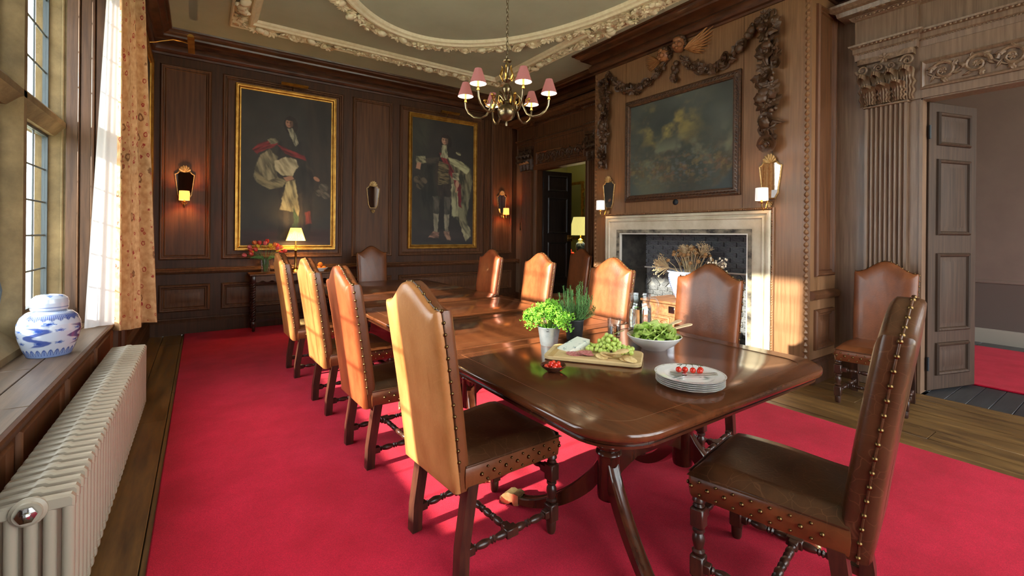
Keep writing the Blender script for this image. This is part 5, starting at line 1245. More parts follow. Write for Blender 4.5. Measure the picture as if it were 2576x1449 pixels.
# table lamp
tl = thing('table_lamp', 'brass column table lamp with lit cream pleated shade', 'lamp', (1.13, 7.15, CZ))
m = MB(); m.lathe([(.0, 0), (.062, 0), (.062, .012), (.05, .02), (.045, .03), (.02, .045), (.024, .055), (.017, .065), (.015, .08), (.0145, .29), (.02, .30), (.022, .315), (.014, .325), (.02, .335), (.012, .35), (.010, .40), (.01, .44)], 20); m.obj('column', BRASS, tl, world=False)
SHL = mat('lamp_shade_lit', srgb(255, 214, 130), rough=.9, emit=(1, .56, .12), estr=1.3)
m = MB(); m.lathe([(.128, .45), (.070, .635)], 90, caps=False, rfun=lambda a: 1 + .018 * math.cos(45 * a)); m.obj('shade', SHL, tl, world=False)
m = MB(); m.lathe([(.127, .452), (.069, .633)], 40, caps=False); m.obj('shade_lining', SHI, tl, world=False)
def bulb(parent, loc, e, col, size=.03):
    L = bpy.data.objects.new('lamp_bulb', bpy.data.lights.new('lamp_bulb', 'POINT')); COL.objects.link(L); L.location = loc; L.data.energy = e; L.data.color = col; L.data.shadow_soft_size = size; L.parent = parent; L.matrix_parent_inverse = WM[parent].inverted(); return L
bulb(tl, (1.13, 7.15, CZ + .47), 5, (1, .68, .25)); bulb(tl, (1.13, 7.15, CZ + .58), 6, (1, .68, .25))
# vase of tulips
vs_ = thing('glass_vase', 'clear glass vase holding the tulips on side table', 'vase', (.745, 7.12, CZ))
m = MB(); m.lathe([(.0, .004), (.052, .004), (.055, .012), (.058, .10), (.064, .19), (.062, .19), (.055, .10), (.05, .016), (.0, .014)], 24); m.obj('body', CRYST, vs_, world=False)
TST = mat('tulip_green', srgb(70, 100, 50), srgb(104, 136, 70), rough=.6, scale=(9, 9, 9))
def petal_bloom():
    m = MB()
    for k in range(6):
        a = 2 * PI * k / 6; ca, sa = math.cos(a), math.sin(a); vv = []
        for i in range(5):
            t = i / 4; r = .020 * math.sin(PI * (.12 + .62 * t)) + .004; wv = .016 * math.sin(PI * (.1 + .86 * t)) + .001; z = .058 * t
            for s in (-1, 0, 1): vv.append((r * ca - s * wv * sa, r * sa + s * wv * ca, z))
        m.add(vv, [(i * 3 + j, i * 3 + j + 1, i * 3 + j + 4, i * 3 + j + 3) for i in range(4) for j in range(2)])
    return m.mesh('tulip_bloom', 70)
BLM_ = petal_bloom(); tr = random.Random(8)
TC = {'red': mat('tulip_red', srgb(206, 40, 36), srgb(220, 74, 48), rough=.5, scale=(30, 30, 30)), 'pink': mat('tulip_pink', srgb(216, 92, 92), rough=.5), 'yellow': mat('tulip_yellow', srgb(232, 186, 44), rough=.5), 'orange': mat('tulip_orange', srgb(228, 118, 48), rough=.5)}
for k, cl in enumerate(['pink', 'red', 'yellow', 'red', 'pink', 'red', 'orange', 'yellow', 'red', 'pink', 'red', 'yellow', 'orange', 'red', 'pink', 'yellow', 'orange', 'red', 'red', 'yellow']):
    t = (k + .5) / 20; an = -1.35 + 2.7 * t + tr.uniform(-.1, .1); L = tr.uniform(.30, .40) * (1 - .10 * abs(an)); dy = tr.uniform(-.10, .06)
    d = Vector((math.sin(an), dy, max(.22, math.cos(an)) * 1.0)).normalized()
    b0 = Vector((.745 + .02 * math.sin(an), 7.12 + dy * .1, CZ + .02)); b1 = Vector((.745 + .045 * math.sin(an), 7.12 + dy * .3, CZ + .19)); b2 = b1 + Vector((d.x * .09, d.y * .09, .07)); b3 = b1 + d * (L - .15) + Vector((0, 0, .015))
    b3.x = max(b3.x, .42); b3.y = min(b3.y, 7.30)
    tp = thing('tulip', cl + ' tulip in the glass vase on side table', 'flower', b0, 0, cl + ' tulips in the vase')
    MB().tube([b0, b1, b2, b3], [.003, .003, .0028, .0026], 6).obj('stem', TST, tp)
    put('bloom', BLM_, TC[cl], tp, loc=b3, quat=d.to_track_quat('Z', 'Y'))
    if k % 2 == 0:
        vv = []; 
        for i in range(6):
            s = i / 5; p = b1 + Vector((d.x * .16 * s, d.y * .16 * s - .01, .12 * s - .10 * s * s)); wv = .016 * math.sin(PI * (.08 + .9 * s)); vv += [p + Vector((0, 0, wv)), p + Vector((0, -.006, 0)), p + Vector((0, 0, -wv))]
        mm = MB(); mm.add(vv, [(i * 3 + j, i * 3 + j + 1, i * 3 + j + 4, i * 3 + j + 3) for i in range(5) for j in range(2)]); mm.obj('leaf', TST, tp)
# bowl of oranges
bw = tag(MB().lathe([(.0, .006), (.035, .006), (.04, 0), (.045, .006), (.09, .04), (.10, .05), (.098, .053), (.086, .045), (.04, .014), (.0, .012)], 28).obj('fruit_bowl', CHINA, loc=(1.47, 7.13, CZ)), 'white bowl of oranges on side table', 'bowl')
ORG = mat('orange_peel', srgb(226, 112, 24), srgb(238, 134, 40), rough=.5, scale=(60, 60, 60), bump=.2)
for dx, dy, dz in ((-.035, -.02, .045), (.035, -.03, .045), (0, .035, .045), (-.01, -.005, .10)): tag(MB().ball((0, 0, 0), .036, (1, 1, .95), 16, 12).obj('orange', ORG, loc=(1.47 + dx, 7.13 + dy, CZ + dz)), ('ripe orange resting on top of the other oranges' if dz > .09 else 'ripe orange low in the white bowl on side table'), 'orange', 'oranges in the bowl')

# ------------------------------------------------------------------ chest and planter in the fireplace
W_CHEST = mat('chest_oak', srgb(112, 72, 46), srgb(150, 104, 70), rough=.45, scale=(5, 26, 26), detail=6, bump=.15)
chs = thing('carved_chest', 'carved oak chest with iron lock standing in the fireplace', 'chest', (4.75, 3.25, .02))
MB().box(4.47, 5.04, 2.83, 3.67, .02, .57, b=.008).obj('body', W_CHEST, chs); MB().box(4.45, 5.05, 2.81, 3.69, .57, .60, b=.008).obj('lid', W_CHEST, chs)
fc = lambda u, v, h: (4.47 - h, u, v)
for a, c in ((2.87, 3.23), (3.27, 3.63)):
    pn = MB().frame(fc, a, c, .08, .42, [(0, 0), (.004, .012), (.02, .016), (.03, .004), (.034, .003)]).obj('panel', W_CHEST, chs)
    for i in range(3):
        for j in range(2):
            yc = a + .09 + .09 * i; zc = .17 + .15 * j
            for rr in (.035, .055): MB().tube([(4.462, yc + rr * math.cos(q), zc + rr * math.sin(q)) for q in [2 * PI * s / 24 for s in range(25)]], .005, 6).obj('roundel', W_CHEST, pn)
MB().box(4.455, 4.47, 2.86, 3.64, .435, .45, b=.003).obj('rail_bead', W_CHEST, chs)
MB().box(4.462, 4.47, 3.21, 3.29, .47, .55, b=.003).obj('lock_plate', STEEL, chs)
def planpat(A, T, R, Z):
    T = Z / .352; c = np.tile(WHT, (len(A), 1)); band = (A * 12) % 2
    inb = (band < 1) & (T > .30) & (T < .78); c = mix(c, BLU, inb * .92)
    u = A * 36; v = T * 16; d = np.hypot((u % 1) - .5, (v % 1) - .5); k = sstep(.40, .34, d + .1 * (fbm(A * 90, T * 40, 2) - .4)) * inb; c = mix(c, WHT, k * .9)
    u = A * 24; d = np.hypot((u % 1) - .5, ((T * 9) % 1) - .5); k = sstep(.3, .2, d) * (~inb) * (T > .34) * (T < .74); c = mix(c, BLM, k * .6)
    k = sstep(.3, .9, np.abs(np.sin(A * 120 + np.sin(T * 160) * 1.5))) * (T > .80) * (T < .92); c = mix(c, BLU, k * .7)
    lap = np.abs(((A * 20) % 1) - .5); k = sstep(.03, 0, np.abs(T - .12 - .2 * lap)) + sstep(.04, 0, np.abs(T - .18 - .12 * lap)); c = mix(c, BLU, np.clip(k, 0, 1) * .7)
    return c
pl = thing('planter', 'blue and white porcelain planter on the chest', 'planter', (4.78, 3.22, .60))
painted_lathe('planter_body', [(.0, 0), (.15, .0), (.155, .01), (.18, .06), (.225, .16), (.245, .24), (.25, .29), (.242, .325), (.262, .335), (.265, .348), (.255, .352), (.235, .34), (.23, .30)], planpat, 240, 130, pl)
MB().lathe([(.0, .30), (.236, .30)], 24, caps=False).obj('soil', SHADOWGAP, pl, world=False)
df = thing('dried_flowers', 'dried teasels and seed heads standing in the planter', 'flowers', (4.78, 3.22, .90))
DRY = mat('dried_stem', srgb(190, 160, 116), srgb(214, 190, 150), rough=.9, scale=(20, 20, 20)); TEA = mat('teasel', srgb(160, 112, 66), srgb(196, 152, 104), rough=.95, scale=(60, 60, 60), bump=.6, bscale=220); PALE = mat('dried_pale', srgb(226, 212, 186), rough=.9)
dr = random.Random(6); tz = MB(); tz.lathe([(.001, -.008), (.6, .0), (.95, .3), (1, .7), (.75, 1.25), (.3, 1.6), (.001, 1.65)], 14); 
for k in range(70):
    a = dr.uniform(0, 2 * PI); zz = dr.uniform(.1, 1.5); r0 = .9 * math.sin(PI * min(1, .15 + zz / 1.9)); tz.tube([(r0 * math.cos(a), r0 * math.sin(a), zz), ((r0 + .28) * math.cos(a), (r0 + .28) * math.sin(a), zz + .15)], [.06, .01], 3, caps=False)
TEAM = tz.mesh('teasel', 60)
stems = MB(); RO = Vector((4.78, 3.22, .88))
for k in range(46):
    a = dr.uniform(0, 2 * PI); sp = dr.uniform(.05, 1) ** .7; H = .30 * (1 - .45 * sp * sp) + dr.uniform(-.05, .06); p = RO + Vector((-.02 + .22 * sp * math.cos(a) * .8, .30 * sp * math.sin(a), max(.09, H)))
    if p.x > 5.03: p.x = 5.03
    q = RO + Vector((.1 * sp * math.cos(a), .13 * sp * math.sin(a), 0)); stems.tube([q, (p + q) / 2 + Vector((0, 0, .03)), p], .003, 5)
    d = (p - q).normalized(); put('teasel_head', TEAM, TEA, df, loc=p, quat=d.to_track_quat('Z', 'Y'), scale=dr.uniform(.019, .026))
stems.obj('stems', DRY, df)
um = MB()
for cx, cy, cz, n, R in ((4.72, 3.26, 1.22, 60, .13), (4.80, 3.05, 1.24, 50, .12), (4.66, 3.58, 1.03, 70, .15), (4.85, 3.3, 1.2, 40, .12)):
    c = Vector((cx, cy, cz)); q = RO + (c - RO) * .15; root = c + (q - c).normalized() * R * .9; um.tube([q, root], .004, 5)
    for k in range(n):
        d = (c - q).normalized() + Vector((dr.uniform(-1, 1), dr.uniform(-1, 1), dr.uniform(-1, 1))) * .75; d.normalize(); e = root + d * R * dr.uniform(.9, 1.25); e.x = min(e.x, 5.04); e.z = min(e.z, 1.36); um.tube([root, e], .0018, 4)
        for j in range(3): um.ball(e + Vector((dr.uniform(-1, 1), dr.uniform(-1, 1), dr.uniform(-1, 1))) * .014, .005, (1, 1, 1), 5, 4)
stuff(um.obj('umbel_sprays', DRY, df))
ph = MB(); 
for k in range(40):
    p = Vector((4.60 + dr.uniform(-.06, .12), 2.78 + dr.uniform(-.08, .14), .98 + dr.uniform(-.06, .14))); ph.ball(p, dr.uniform(.010, .017), (1, .5, 1), 8, 5); ph.tube([RO + Vector((-.06, -.12, .0)), p], .0015, 4)
stuff(ph.obj('honesty_sprays', PALE, df))

# ------------------------------------------------------------------ things on the table
TZ = ZT
def lath(name, prof, material, loc, label, cat, n=28, group=None): return tag(MB().lathe(prof, n).obj(name, material, loc=loc), label, cat, group)
ZINC = mat('zinc', srgb(150, 160, 168), srgb(188, 196, 202), rough=.38, metal=.7, scale=(9, 9, 9), detail=6); BLKP = mat('black_pot', srgb(24, 24, 26), srgb(40, 40, 42), rough=.55, scale=(30, 30, 30), bump=.1)
PARS = mat('parsley_leaf', srgb(86, 150, 34), srgb(150, 204, 70), rough=.6, scale=(26, 26, 26), sss=.1); ROSM = mat('rosemary_leaf', srgb(74, 124, 66), srgb(134, 180, 108), rough=.6, scale=(26, 26, 26)); SOIL = mat('soil', srgb(40, 28, 20), rough=1)
pp = thing('potted_parsley', 'curly parsley in a galvanised metal pot on the table', 'plant', (1.615, 1.975, TZ))
MB().lathe([(.0, 0), (.046, 0), (.048, .004), (.062, .098), (.065, .101), (.062, .104), (.058, .100), (.046, .01), (.0, .008)], 28).obj('pot', ZINC, pp, world=False); MB().lathe([(.0, .088), (.057, .088)], 20, caps=False).obj('soil', SOIL, pp, world=False)
pr_ = random.Random(9); ls = MB(); st = MB()
for k in range(60):
    a = pr_.uniform(0, 2 * PI); r = .135 * pr_.uniform(.05, 1) ** .6; h = .205 + .035 * pr_.random() - .075 * (r / .135) ** 2 - (.05 * pr_.random() if k % 3 == 0 else 0); tip = Vector((r * math.cos(a), r * math.sin(a) * .85, h)); st.tube([(tip.x * .2, tip.y * .2, .085), (tip.x * .6, tip.y * .6, .085 + (h - .085) * .6), tip], .0018, 4, caps=False)
    for j in range(26):
        c = tip + Vector((pr_.gauss(0, 1), pr_.gauss(0, 1), pr_.gauss(0, .8))) * .015; n1 = Vector((pr_.uniform(-1, 1), pr_.uniform(-1, 1), pr_.uniform(.2, 1))).normalized(); t1 = n1.orthogonal().normalized(); t2 = n1.cross(t1); s = pr_.uniform(.007, .012)
        vv = [c] + [c + (t1 * math.cos(q) + t2 * math.sin(q)) * s * (1 if i % 2 else .55) + n1 * (.004 if i % 2 else -.003) for i, q in enumerate([2 * PI * i / 8 for i in range(8)])]
        ls.add(vv, [(0, 1 + i, 1 + (i + 1) % 8) for i in range(8)])
stuff(ls.obj('foliage', PARS, pp, world=False)); stuff(st.obj('stems', PARS, pp, world=False))
rp = thing('potted_rosemary', 'bushy rosemary in a black pot on the table', 'plant', (1.825, 1.995, TZ))
MB().lathe([(.0, 0), (.044, 0), (.046, .004), (.054, .112), (.057, .114), (.055, .120), (.05, .116), (.044, .01), (.0, .008)], 28).obj('pot', BLKP, rp, world=False); MB().lathe([(.0, .104), (.05, .104)], 20, caps=False).obj('soil', SOIL, rp, world=False)
ls = MB(); st = MB()
for k in range(44):
    a = pr_.uniform(0, 2 * PI); sp = pr_.uniform(.05, 1) ** .6; top = Vector((.135 * sp * math.cos(a), .12 * sp * math.sin(a), .335 - .13 * sp * sp + pr_.uniform(-.05, .02))); b0 = Vector((.03 * math.cos(a) * sp, .03 * math.sin(a) * sp, .10)); mid = (b0 + top) / 2 + Vector((top.x * .35, top.y * .35, 0)); st.tube([b0, mid, top], .0016, 4, caps=False)
    for j in range(42):
        t = j / 42; p = b0 * (1 - t) ** 2 + mid * 2 * t * (1 - t) + top * t * t; an = j * 2.4; d = Vector((math.cos(an), math.sin(an), .8 + .5 * t)).normalized(); L = .028 * (1 - .4 * t); sd = d.cross(Vector((0, 0, 1))).normalized() * .0016
        ls.add([p - sd, p + sd, p + d * L * .6 + sd * 1.1, p + d * L, p + d * L * .6 - sd * 1.1], [(0, 1, 2, 3, 4)])
stuff(ls.obj('foliage', ROSM, rp, world=False)); stuff(st.obj('stems', ROSM, rp, world=False))
# board and what lies on it
BANG = math.atan2(-.36, .27); BC = (1.64, 1.645); BZ = TZ + .022
def bpt(u, v, z=0): return (BC[0] + u * math.cos(BANG) - v * math.sin(BANG), BC[1] + u * math.sin(BANG) + v * math.cos(BANG), z)
BRD = mat('board_maple', srgb(196, 164, 112), srgb(216, 188, 140), rough=.5, scale=(6, 40, 40), detail=6, bump=.05)
bo = thing('chopping_board', 'pale wooden chopping board with cheese and grapes', 'board', (BC[0], BC[1], TZ), BANG)
pol = rrect(-.235, .235, -.13, .13, .04, 6); m = MB(); m.loft([[(p[0], p[1], z) for p in inset(pol, d)] for z, d in ((.0006, .006), (.005, 0), (.017, 0), (.022, .005))]); m.obj('board_body', BRD, bo, world=False)
for u in (-.195,): MB().box(u - .014, u + .014, -.128, .128, .0215, .0224).obj('inlay_strip', mat('inlay', srgb(178, 140, 84), srgb(196, 160, 104), rough=.5, scale=(40, 6, 40)), bo, world=False)
BLUEC = mat('blue_cheese', srgb(224, 226, 214), srgb(104, 128, 132), rough=.5, scale=(38, 38, 38), detail=6, ramp=(.56, .66), sss=.1)
m = MB(); m.prism([(-.075, 0), (.075, 0), (.075, .045), (-.075, .008)], lambda u, v, h: (u, h, v), -.045, .045); ck_ = m.obj('blue_cheese', BLUEC, loc=bpt(-.115, .055, BZ), rot=(0, 0, BANG + 1.0)); tag(ck_, 'wedge of blue veined cheese on chopping board', 'cheese')
SAL = mat('salami', srgb(176, 84, 88), srgb(214, 150, 146), rough=.45, scale=(120, 120, 120), ramp=(.45, .62))
for i, (u, v, r, dz, tl_) in enumerate(((-.09, -.055, .042, .001, .05), (-.045, -.035, .04, .006, -.10), (-.03, -.06, .036, .010, .12))):
    tag(MB().lathe([(.0, 0), (r, 0), (r, .002), (.0, .002)], 28).obj('salami_slice', SAL, loc=bpt(u, v, BZ + dz), rot=(tl_, tl_, 0)), ('largest salami slice lying flat on the chopping board', 'salami slice tucked between two others on chopping board', 'smallest salami slice on top of the others on board')[i], 'salami', 'salami slices on the board')
CRK = mat('cracker', srgb(214, 178, 112), srgb(236, 210, 156), rough=.8, scale=(70, 70, 70), bump=.3)
cm = MB(); cm.lathe([(.0, 0), (.031, 0), (.032, .002), (.030, .004), (.0, .0045)], 36, rfun=lambda a: 1 + .03 * math.cos(18 * a)); CRM = cm.mesh('cracker', 50)
for i in range(8): tag(put('cracker', CRM, CRK, loc=bpt(.05 + .019 * i, -.075 + .012 * math.sin(i * 1.4) + (.0 if i < 6 else -.02), BZ + (.007 + .006 * i if i < 6 else .008)), rot=(.16, -.14, i)), 'round scalloped cracker in the row on chopping board', 'cracker', 'crackers on the board')
GRP = mat('grape', srgb(168, 190, 84), srgb(202, 216, 124), rough=.22, sss=.3, scale=(30, 30, 30))
gb = thing('grape_bunch', 'bunch of green grapes on the chopping board', 'grapes', bpt(.07, .06, BZ)); GM = MB().ball((0, 0, 0), 1, (1, 1, 1.15), 12, 10).mesh('grape', 80)
g_ = random.Random(12); placed = []
for k in range(3000):
    if len(placed) >= 80: break
    u = g_.gauss(0, .06); v = g_.gauss(0, .034); hmax = .085 * math.exp(-((u + .01) / .055) ** 2 - (v / .04) ** 2); z = .0145 + g_.random() * hmax
    p = Vector(bpt(.075 + u, .055 + v, BZ + z))
    if abs(u) > .11 or all((p - q).length > .0185 for q in placed): 
        if abs(u) <= .11 and abs(v) < .06: placed.append(p)
for p in placed: put('grape', GM, GRP, gb, loc=p, rot=(g_.uniform(-1, 1), g_.uniform(-1, 1), 0), scale=g_.uniform(.0105, .0125))
MB().tube([bpt(.05, .05, BZ + .05), bpt(.08, .075, BZ + .08), bpt(.11, .10, BZ + .095), bpt(.135, .12, BZ + .10)], .0022, 6).obj('stalk', mat('stalk', srgb(120, 120, 60), rough=.7), gb)
# dish of tomatoes
DSH = mat('brown_dish', srgb(70, 40, 30), srgb(90, 54, 40), rough=.25, scale=(12, 12, 12)); TOM = mat('tomato', srgb(190, 24, 14), srgb(214, 52, 26), rough=.14, scale=(14, 14, 14), coat=.3); TOMC = mat('tomato_cut', srgb(200, 44, 30), srgb(226, 92, 60), rough=.2, scale=(60, 60, 60))
DC = (1.315, 1.575)
lath('tomato_dish', [(.0, .004), (.022, .004), (.024, 0), (.028, .003), (.052, .022), (.058, .030), (.056, .032), (.048, .024), (.026, .008), (.0, .008)], DSH, (DC[0], DC[1], TZ), 'small brown dish of cut tomatoes beside the board', 'dish')
for k in range(12):
    a = k * 2.4; r = .010 * math.sqrt(k) * 1.0; m = MB(); m.ball((0, 0, 0), .0135, (1, 1, .8), 12, 8)
    tag(m.obj('cut_tomato', TOM if k % 3 else TOMC, loc=(DC[0] + r * math.cos(a), DC[1] + r * math.sin(a), TZ + .020 + .010 * (k < 6) + .004 * (k % 2)), rot=(a, k, 0)), 'piece of red tomato in the small brown dish', 'tomato', 'tomato pieces in the dish')
# glass, jug
gl = thing('water_glass', 'clear tumbler of water beside the jug', 'glass', (2.065, 1.905, TZ)); MB().lathe([(.0, 0), (.036, 0), (.037, .004), (.040, .112), (.0385, .113), (.0375, .112), (.034, .014), (.0, .012)], 32).obj('tumbler', CRYST, gl, world=False); MB().lathe([(.0, .0125), (.0335, .0145), (.0362, .072), (.0, .072)], 32).obj('water', WATER, gl, world=False)
jg = thing('water_jug', 'clear glass water jug with handle and floating mint', 'jug', (2.335, 1.935, TZ))
MB().lathe([(.0, 0), (.070, 0), (.073, .006), (.074, .018), (.068, .026), (.072, .034), (.071, .16), (.062, .182), (.060, .19), (.064, .20), (.066, .242), (.064, .243), (.062, .24), (.0585, .20), (.0575, .19), (.060, .18), (.068, .158), (.069, .036), (.065, .022), (.0, .018)], 40).obj('jug_body', CRYST, jg, world=False)
MB().lathe([(.0, .0185), (.0645, .0225), (.0685, .036), (.0675, .148), (.0, .148)], 36).obj('water', WATER, jg, world=False)
MB().tube([(.058 * .82, -.058 * .57, .215), (.095 * .82, -.095 * .57, .215), (.115 * .82, -.115 * .57, .19), (.118 * .82, -.118 * .57, .14), (.105 * .82, -.105 * .57, .10), (.096 * .82, -.096 * .57, .085)], .008, 10).obj('handle', CRYST, jg, world=False)
mn = MB()
for k in range(9):
    a = k * .7; c = Vector((.04 * math.cos(a * 2.1), .04 * math.sin(a * 2.1), .149)); d = Vector((math.cos(a), math.sin(a), .05)) * .02; s = Vector((-math.sin(a), math.cos(a), 0)) * .009; mn.add([c - d, c + s + Vector((0, 0, .003)), c + d, c - s + Vector((0, 0, .003))], [(0, 1, 2, 3)])
mn.obj('mint_leaves', PARS, jg, world=False)
# salad
SC = (2.05, 1.60)
sb_ = thing('salad_bowl', 'white china bowl holding the lettuce', 'bowl', (SC[0], SC[1], TZ)); MB().lathe([(.0, .008), (.060, .008), (.066, 0), (.072, .006), (.110, .030), (.138, .060), (.146, .072), (.144, .075), (.134, .063), (.106, .036), (.068, .014), (.0, .014)], 44).obj('bowl_body', CHINA, sb_, world=False)
LET = mat('lettuce', srgb(156, 194, 76), srgb(214, 228, 142), rough=.5, scale=(14, 14, 14), detail=6, sss=.15, bump=.4, bscale=60)
lt_ = thing('lettuce', 'crinkled green lettuce leaves heaped in white bowl', 'lettuce', (SC[0], SC[1], TZ + .03)); lr = random.Random(3)
def ruffle(seed):
    m = MB(); q = random.Random(seed); nn, mm_ = 16, 10; vv = []; p1, p2 = q.uniform(0, 6), q.uniform(0, 6)
    for i in range(mm_ + 1):
        t = i / mm_
        for j in range(nn + 1):
            s = j / nn * 2 - 1; wv = .075 * math.sin(PI * (.10 + .62 * t)); e = max(abs(s) ** 2, t ** 3)
            vv.append((wv * s * 1.0, .10 * t - .05, .013 * e * math.sin(8 * s + 5 * t + p1) + .006 * e * math.sin(19 * s + 13 * t + p2) + .018 * s * s - .012 * t))
    m.add(vv, [(i * (nn + 1) + j, i * (nn + 1) + j + 1, (i + 1) * (nn + 1) + j + 1, (i + 1) * (nn + 1) + j) for i in range(mm_) for j in range(nn)]); return m.mesh('lettuce_leaf', 80)
RUF = [ruffle(k) for k in range(5)]
for k in range(26):
    a = k * 2.4; r = .016 * math.sqrt(k); put('leaf', RUF[k % 5], LET, lt_, loc=(SC[0] + r * math.cos(a), SC[1] + r * math.sin(a), TZ + .108 - .035 * (r / .085) ** 2 + lr.uniform(-.01, .01)), rot=(lr.uniform(-.5, .3), lr.uniform(-.3, .3), a - PI / 2), scale=lr.uniform(.75, 1.05))
BEE = mat('beech', srgb(220, 190, 146), srgb(236, 212, 174), rough=.5, scale=(8, 40, 40))
for i, (ang, dz, lab) in enumerate(((math.radians(2), .0, 'beech salad server resting in bowl, handle lying lower'), (math.radians(13), .012, 'beech salad server resting in bowl, handle raised behind the other'))):
    d = Vector((math.cos(ang), math.sin(ang), 0)); rings = []
    for t, wv, z in ((0, .016, .075), (.08, .026, .078), (.13, .012, .083), (.22, .012, .086), (.31, .017, .09), (.33, .012, .091), (.336, .004, .091)):
        p = Vector((SC[0], SC[1], 0)) + d * (.02 + t); s = Vector((-d.y, d.x, 0)) * wv; zz = TZ + z + dz
        rings.append([(p - s) + Vector((0, 0, zz)), (p + s) + Vector((0, 0, zz)), (p + s) + Vector((0, 0, zz + .006)), (p - s) + Vector((0, 0, zz + .006))])
    tag(MB().loft(rings).obj('salad_server', BEE), lab, 'server')
# plates, forks, tomatoes on the vine
PC = (1.665, 1.12)
RIMP = attr_mat('decorated_china', rough=.1, coat=.3)
def platepat(A, T, R, Z):
    c = np.tile(np.array(srgb(234, 232, 228)), (len(A), 1)); g = np.array(srgb(150, 130, 84)); f = np.array(srgb(90, 110, 100))
    k = sstep(.0022, .0010, np.abs(R - .133)) * ((A * 110) % 1 > .35) * (Z > .012); c = mix(c, g, k * .8)
    x = R * np.cos(2 * PI * A); y = R * np.sin(2 * PI * A)
    for cx, cy, s in ((-.06, .02, .035), (.03, -.045, .03)):
        d = np.hypot(x - cx, y - cy); n_ = fbm(x * 70 + 9, y * 70 + 4, 3); k = sstep(s, s * .4, d) * sstep(.42, .5, n_) * (Z > .004); c = mix(c, f, k * .75)
    return c
PPROF = [(.0, .003), (.075, .003), (.08, 0), (.084, .002), (.098, .010), (.137, .0175), (.140, .019), (.139, .0205), (.098, .0135), (.084, .006), (.0, .0055)]
for k in range(5):
    lab = ('bottom white dinner plate of the stack, resting on table', 'second white dinner plate up from the table in the stack', 'middle white dinner plate of the stack of five', 'white dinner plate directly under the top decorated plate', 'top dinner plate of the stack, carrying the vine tomatoes')[k]
    p = tag(painted_lathe('dinner_plate', PPROF, platepat, 200 if k == 4 else 64, 60 if k == 4 else 24, None, (PC[0], PC[1], TZ + .008 * k)), lab, 'plate', 'stacked dinner plates')
    p.data.materials[0] = RIMP
PZ = TZ + .008 * 4 + .0075
def fork(p0, ang, label):
    m = MB(); d = Vector((math.cos(ang), math.sin(ang), 0)); s = Vector((-d.y, d.x, 0)); P = lambda t, w_, z: Vector((p0[0], p0[1], 0)) + d * t + s * w_ + Vector((0, 0, PZ + z))
    m.tube([P(.065, 0, .006), P(.09, 0, .004), P(.15, 0, .010), P(.175, 0, .0125), P(.185, 0, .0125)], [.0024, .0018, .0028, .0038, .002], 8, flat=.5)
    m.loft([[P(t, -w_, z), P(t, w_, z), P(t, w_, z + .0014), P(t, -w_, z + .0014)] for t, w_, z in ((.066, .003, .0055), (.058, .009, .004), (.046, .0105, .003))])
    for k in range(4): m.tube([P(.047, -.009 + .006 * k, .0035), P(.02, -.009 + .006 * k, .003), P(0, -.0085 + .0057 * k, .0055)], [.0013, .0012, .0006], 6)
    return tag(m.obj('fork', STEEL), label, 'fork')
fork((1.60, 1.165), math.radians(-42), 'silver fork lying across the plate beside the vine tomatoes')
fork((1.625, 1.185), math.radians(-44), 'silver fork lying partly under the vine tomatoes')
vt = thing('vine_tomatoes', 'five cherry tomatoes on the vine on top plate', 'tomatoes', (1.71, 1.13, PZ)); tm = MB().ball((0, 0, 0), .0125, (1, 1, .95), 16, 12).mesh('cherry_tomato', 80)
pts = [(1.668, 1.175), (1.690, 1.160), (1.708, 1.135), (1.722, 1.112), (1.742, 1.122)]
for i, (x, y) in enumerate(pts): put('cherry_tomato', tm, TOM, vt, loc=(x, y, PZ + .0125))
VN = mat('vine_stem', srgb(74, 70, 40), rough=.8)
MB().tube([(1.685, 1.195, PZ + .026), (1.705, 1.178, PZ + .030), (1.728, 1.158, PZ + .030), (1.75, 1.14, PZ + .028), (1.765, 1.125, PZ + .024)], .0014, 6).obj('vine', VN, vt)
for i, (x, y) in enumerate(pts):
    MB().tube([(x, y, PZ + .0245), ((x + 1.70 + .014 * i) / 2, (y + 1.17 - .01 * i) / 2, PZ + .031), (1.693 + .016 * i, 1.187 - .013 * i, PZ + .030)], .001, 5).obj('stalk', VN, vt)

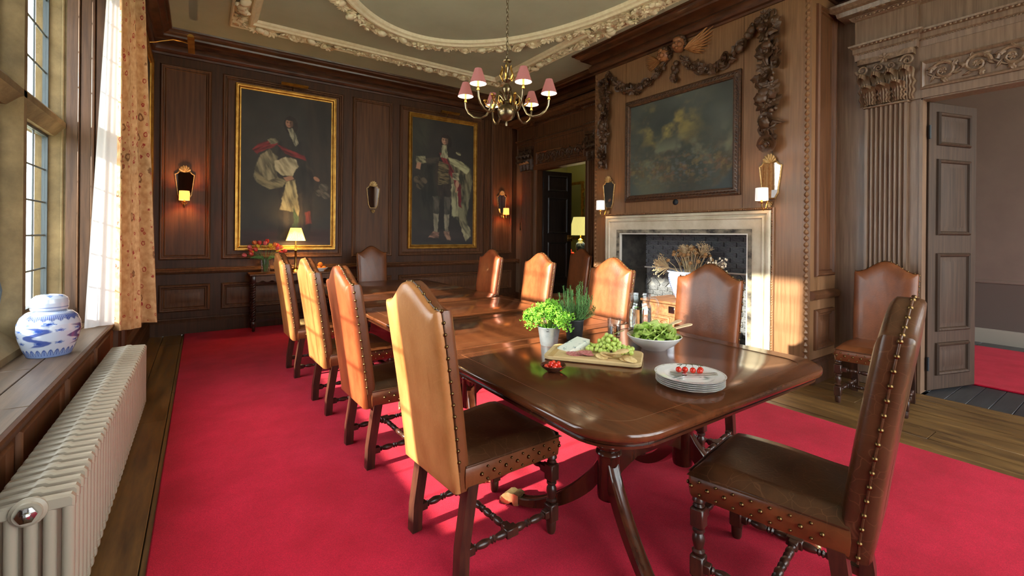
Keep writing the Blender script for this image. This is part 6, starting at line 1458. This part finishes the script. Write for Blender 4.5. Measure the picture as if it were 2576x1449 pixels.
# ------------------------------------------------------------------ room beyond the far doorway
st_ = thing('lamp_table', 'dark table under the blue lamp beyond far doorway', 'table', (6.75, 7.2, 0)); MB().box(6.35, 7.2, 6.75, 7.75, .90, .94, b=.006).obj('top', W_DOOR_D, st_)
for x in (6.39, 7.16):
    for y in (6.79, 7.71): MB().box(x - .025, x + .025, y - .025, y + .025, 0, .90, b=.004).obj('leg', W_DOOR_D, st_)
bl = thing('blue_table_lamp', 'blue porcelain lamp with yellow pleated shade beyond far doorway', 'lamp', (6.55, 7.0, .94))
MB().lathe([(.0, 0), (.055, 0), (.06, .01), (.055, .03), (.085, .10), (.10, .18), (.09, .25), (.05, .29), (.045, .31)], 28).obj('base', mat('blue_porcelain', srgb(30, 42, 84), srgb(84, 100, 150), rough=.12, scale=(26, 26, 26), ramp=(.45, .6)), bl, world=False)
MB().lathe([(.05, .31), (.055, .32), (.03, .345), (.012, .36), (.010, .46)], 16).obj('neck', BRASS, bl, world=False)
m = MB(); m.lathe([(.25, .42), (.15, .80)], 120, caps=False, rfun=lambda a: 1 + .014 * math.cos(60 * a)); m.obj('shade', mat('yellow_shade', srgb(226, 210, 110), rough=.9, emit=(.9, .78, .25), estr=.55), bl, world=False)
bulb(bl, (6.55, 7.0, 1.42), 14, (1, .85, .5), .05); bulb(bl, (6.55, 7.0, 1.66), 18, (1, .85, .5), .05)
RB = mat('red_fruit', srgb(150, 24, 26), srgb(186, 50, 44), rough=.4, scale=(20, 20, 20))
for k, (dx, dy, dz) in enumerate(((0, 0, 0), (.07, .02, 0), (-.02, .08, 0), (.04, -.05, 0), (.03, .03, .05))): tag(MB().ball((0, 0, 0), .04, (1, 1, .92), 14, 10).obj('red_apple', RB, loc=(6.40 + dx * .8, 7.16 + dy, .9768 + dz * 1.2)), ('red apple stacked on the other apples by blue lamp' if dz else 'red apple lying beside the blue lamp beyond far doorway'), 'apple', 'apples by the blue lamp')
gm = thing('gilt_mirror', 'carved gilt mirror half hidden behind the dark door', 'mirror', (8.1, 8.9, 1.3))
MB().frame(lambda u, v, h: (8.1 - h, u, v), 8.55, 9.15, 1.25, 2.75, [(0, 0), (0, .04), (.02, .06), (.05, .05), (.07, .02)], field=False).obj('frame', GILT, gm)
MB().box(8.085, 8.095, 8.62, 9.08, 1.32, 2.68).obj('glass', MIRROR, gm)
for k in range(14): put('carved_leaf', LEAF, GILT, gm, loc=(8.06, 8.555, 1.3 + .105 * k), quat=Quaternion((0, 1, 0), -PI / 2) @ Quaternion((0, 0, 1), (k % 2) * 1.2 - 2), scale=.09)
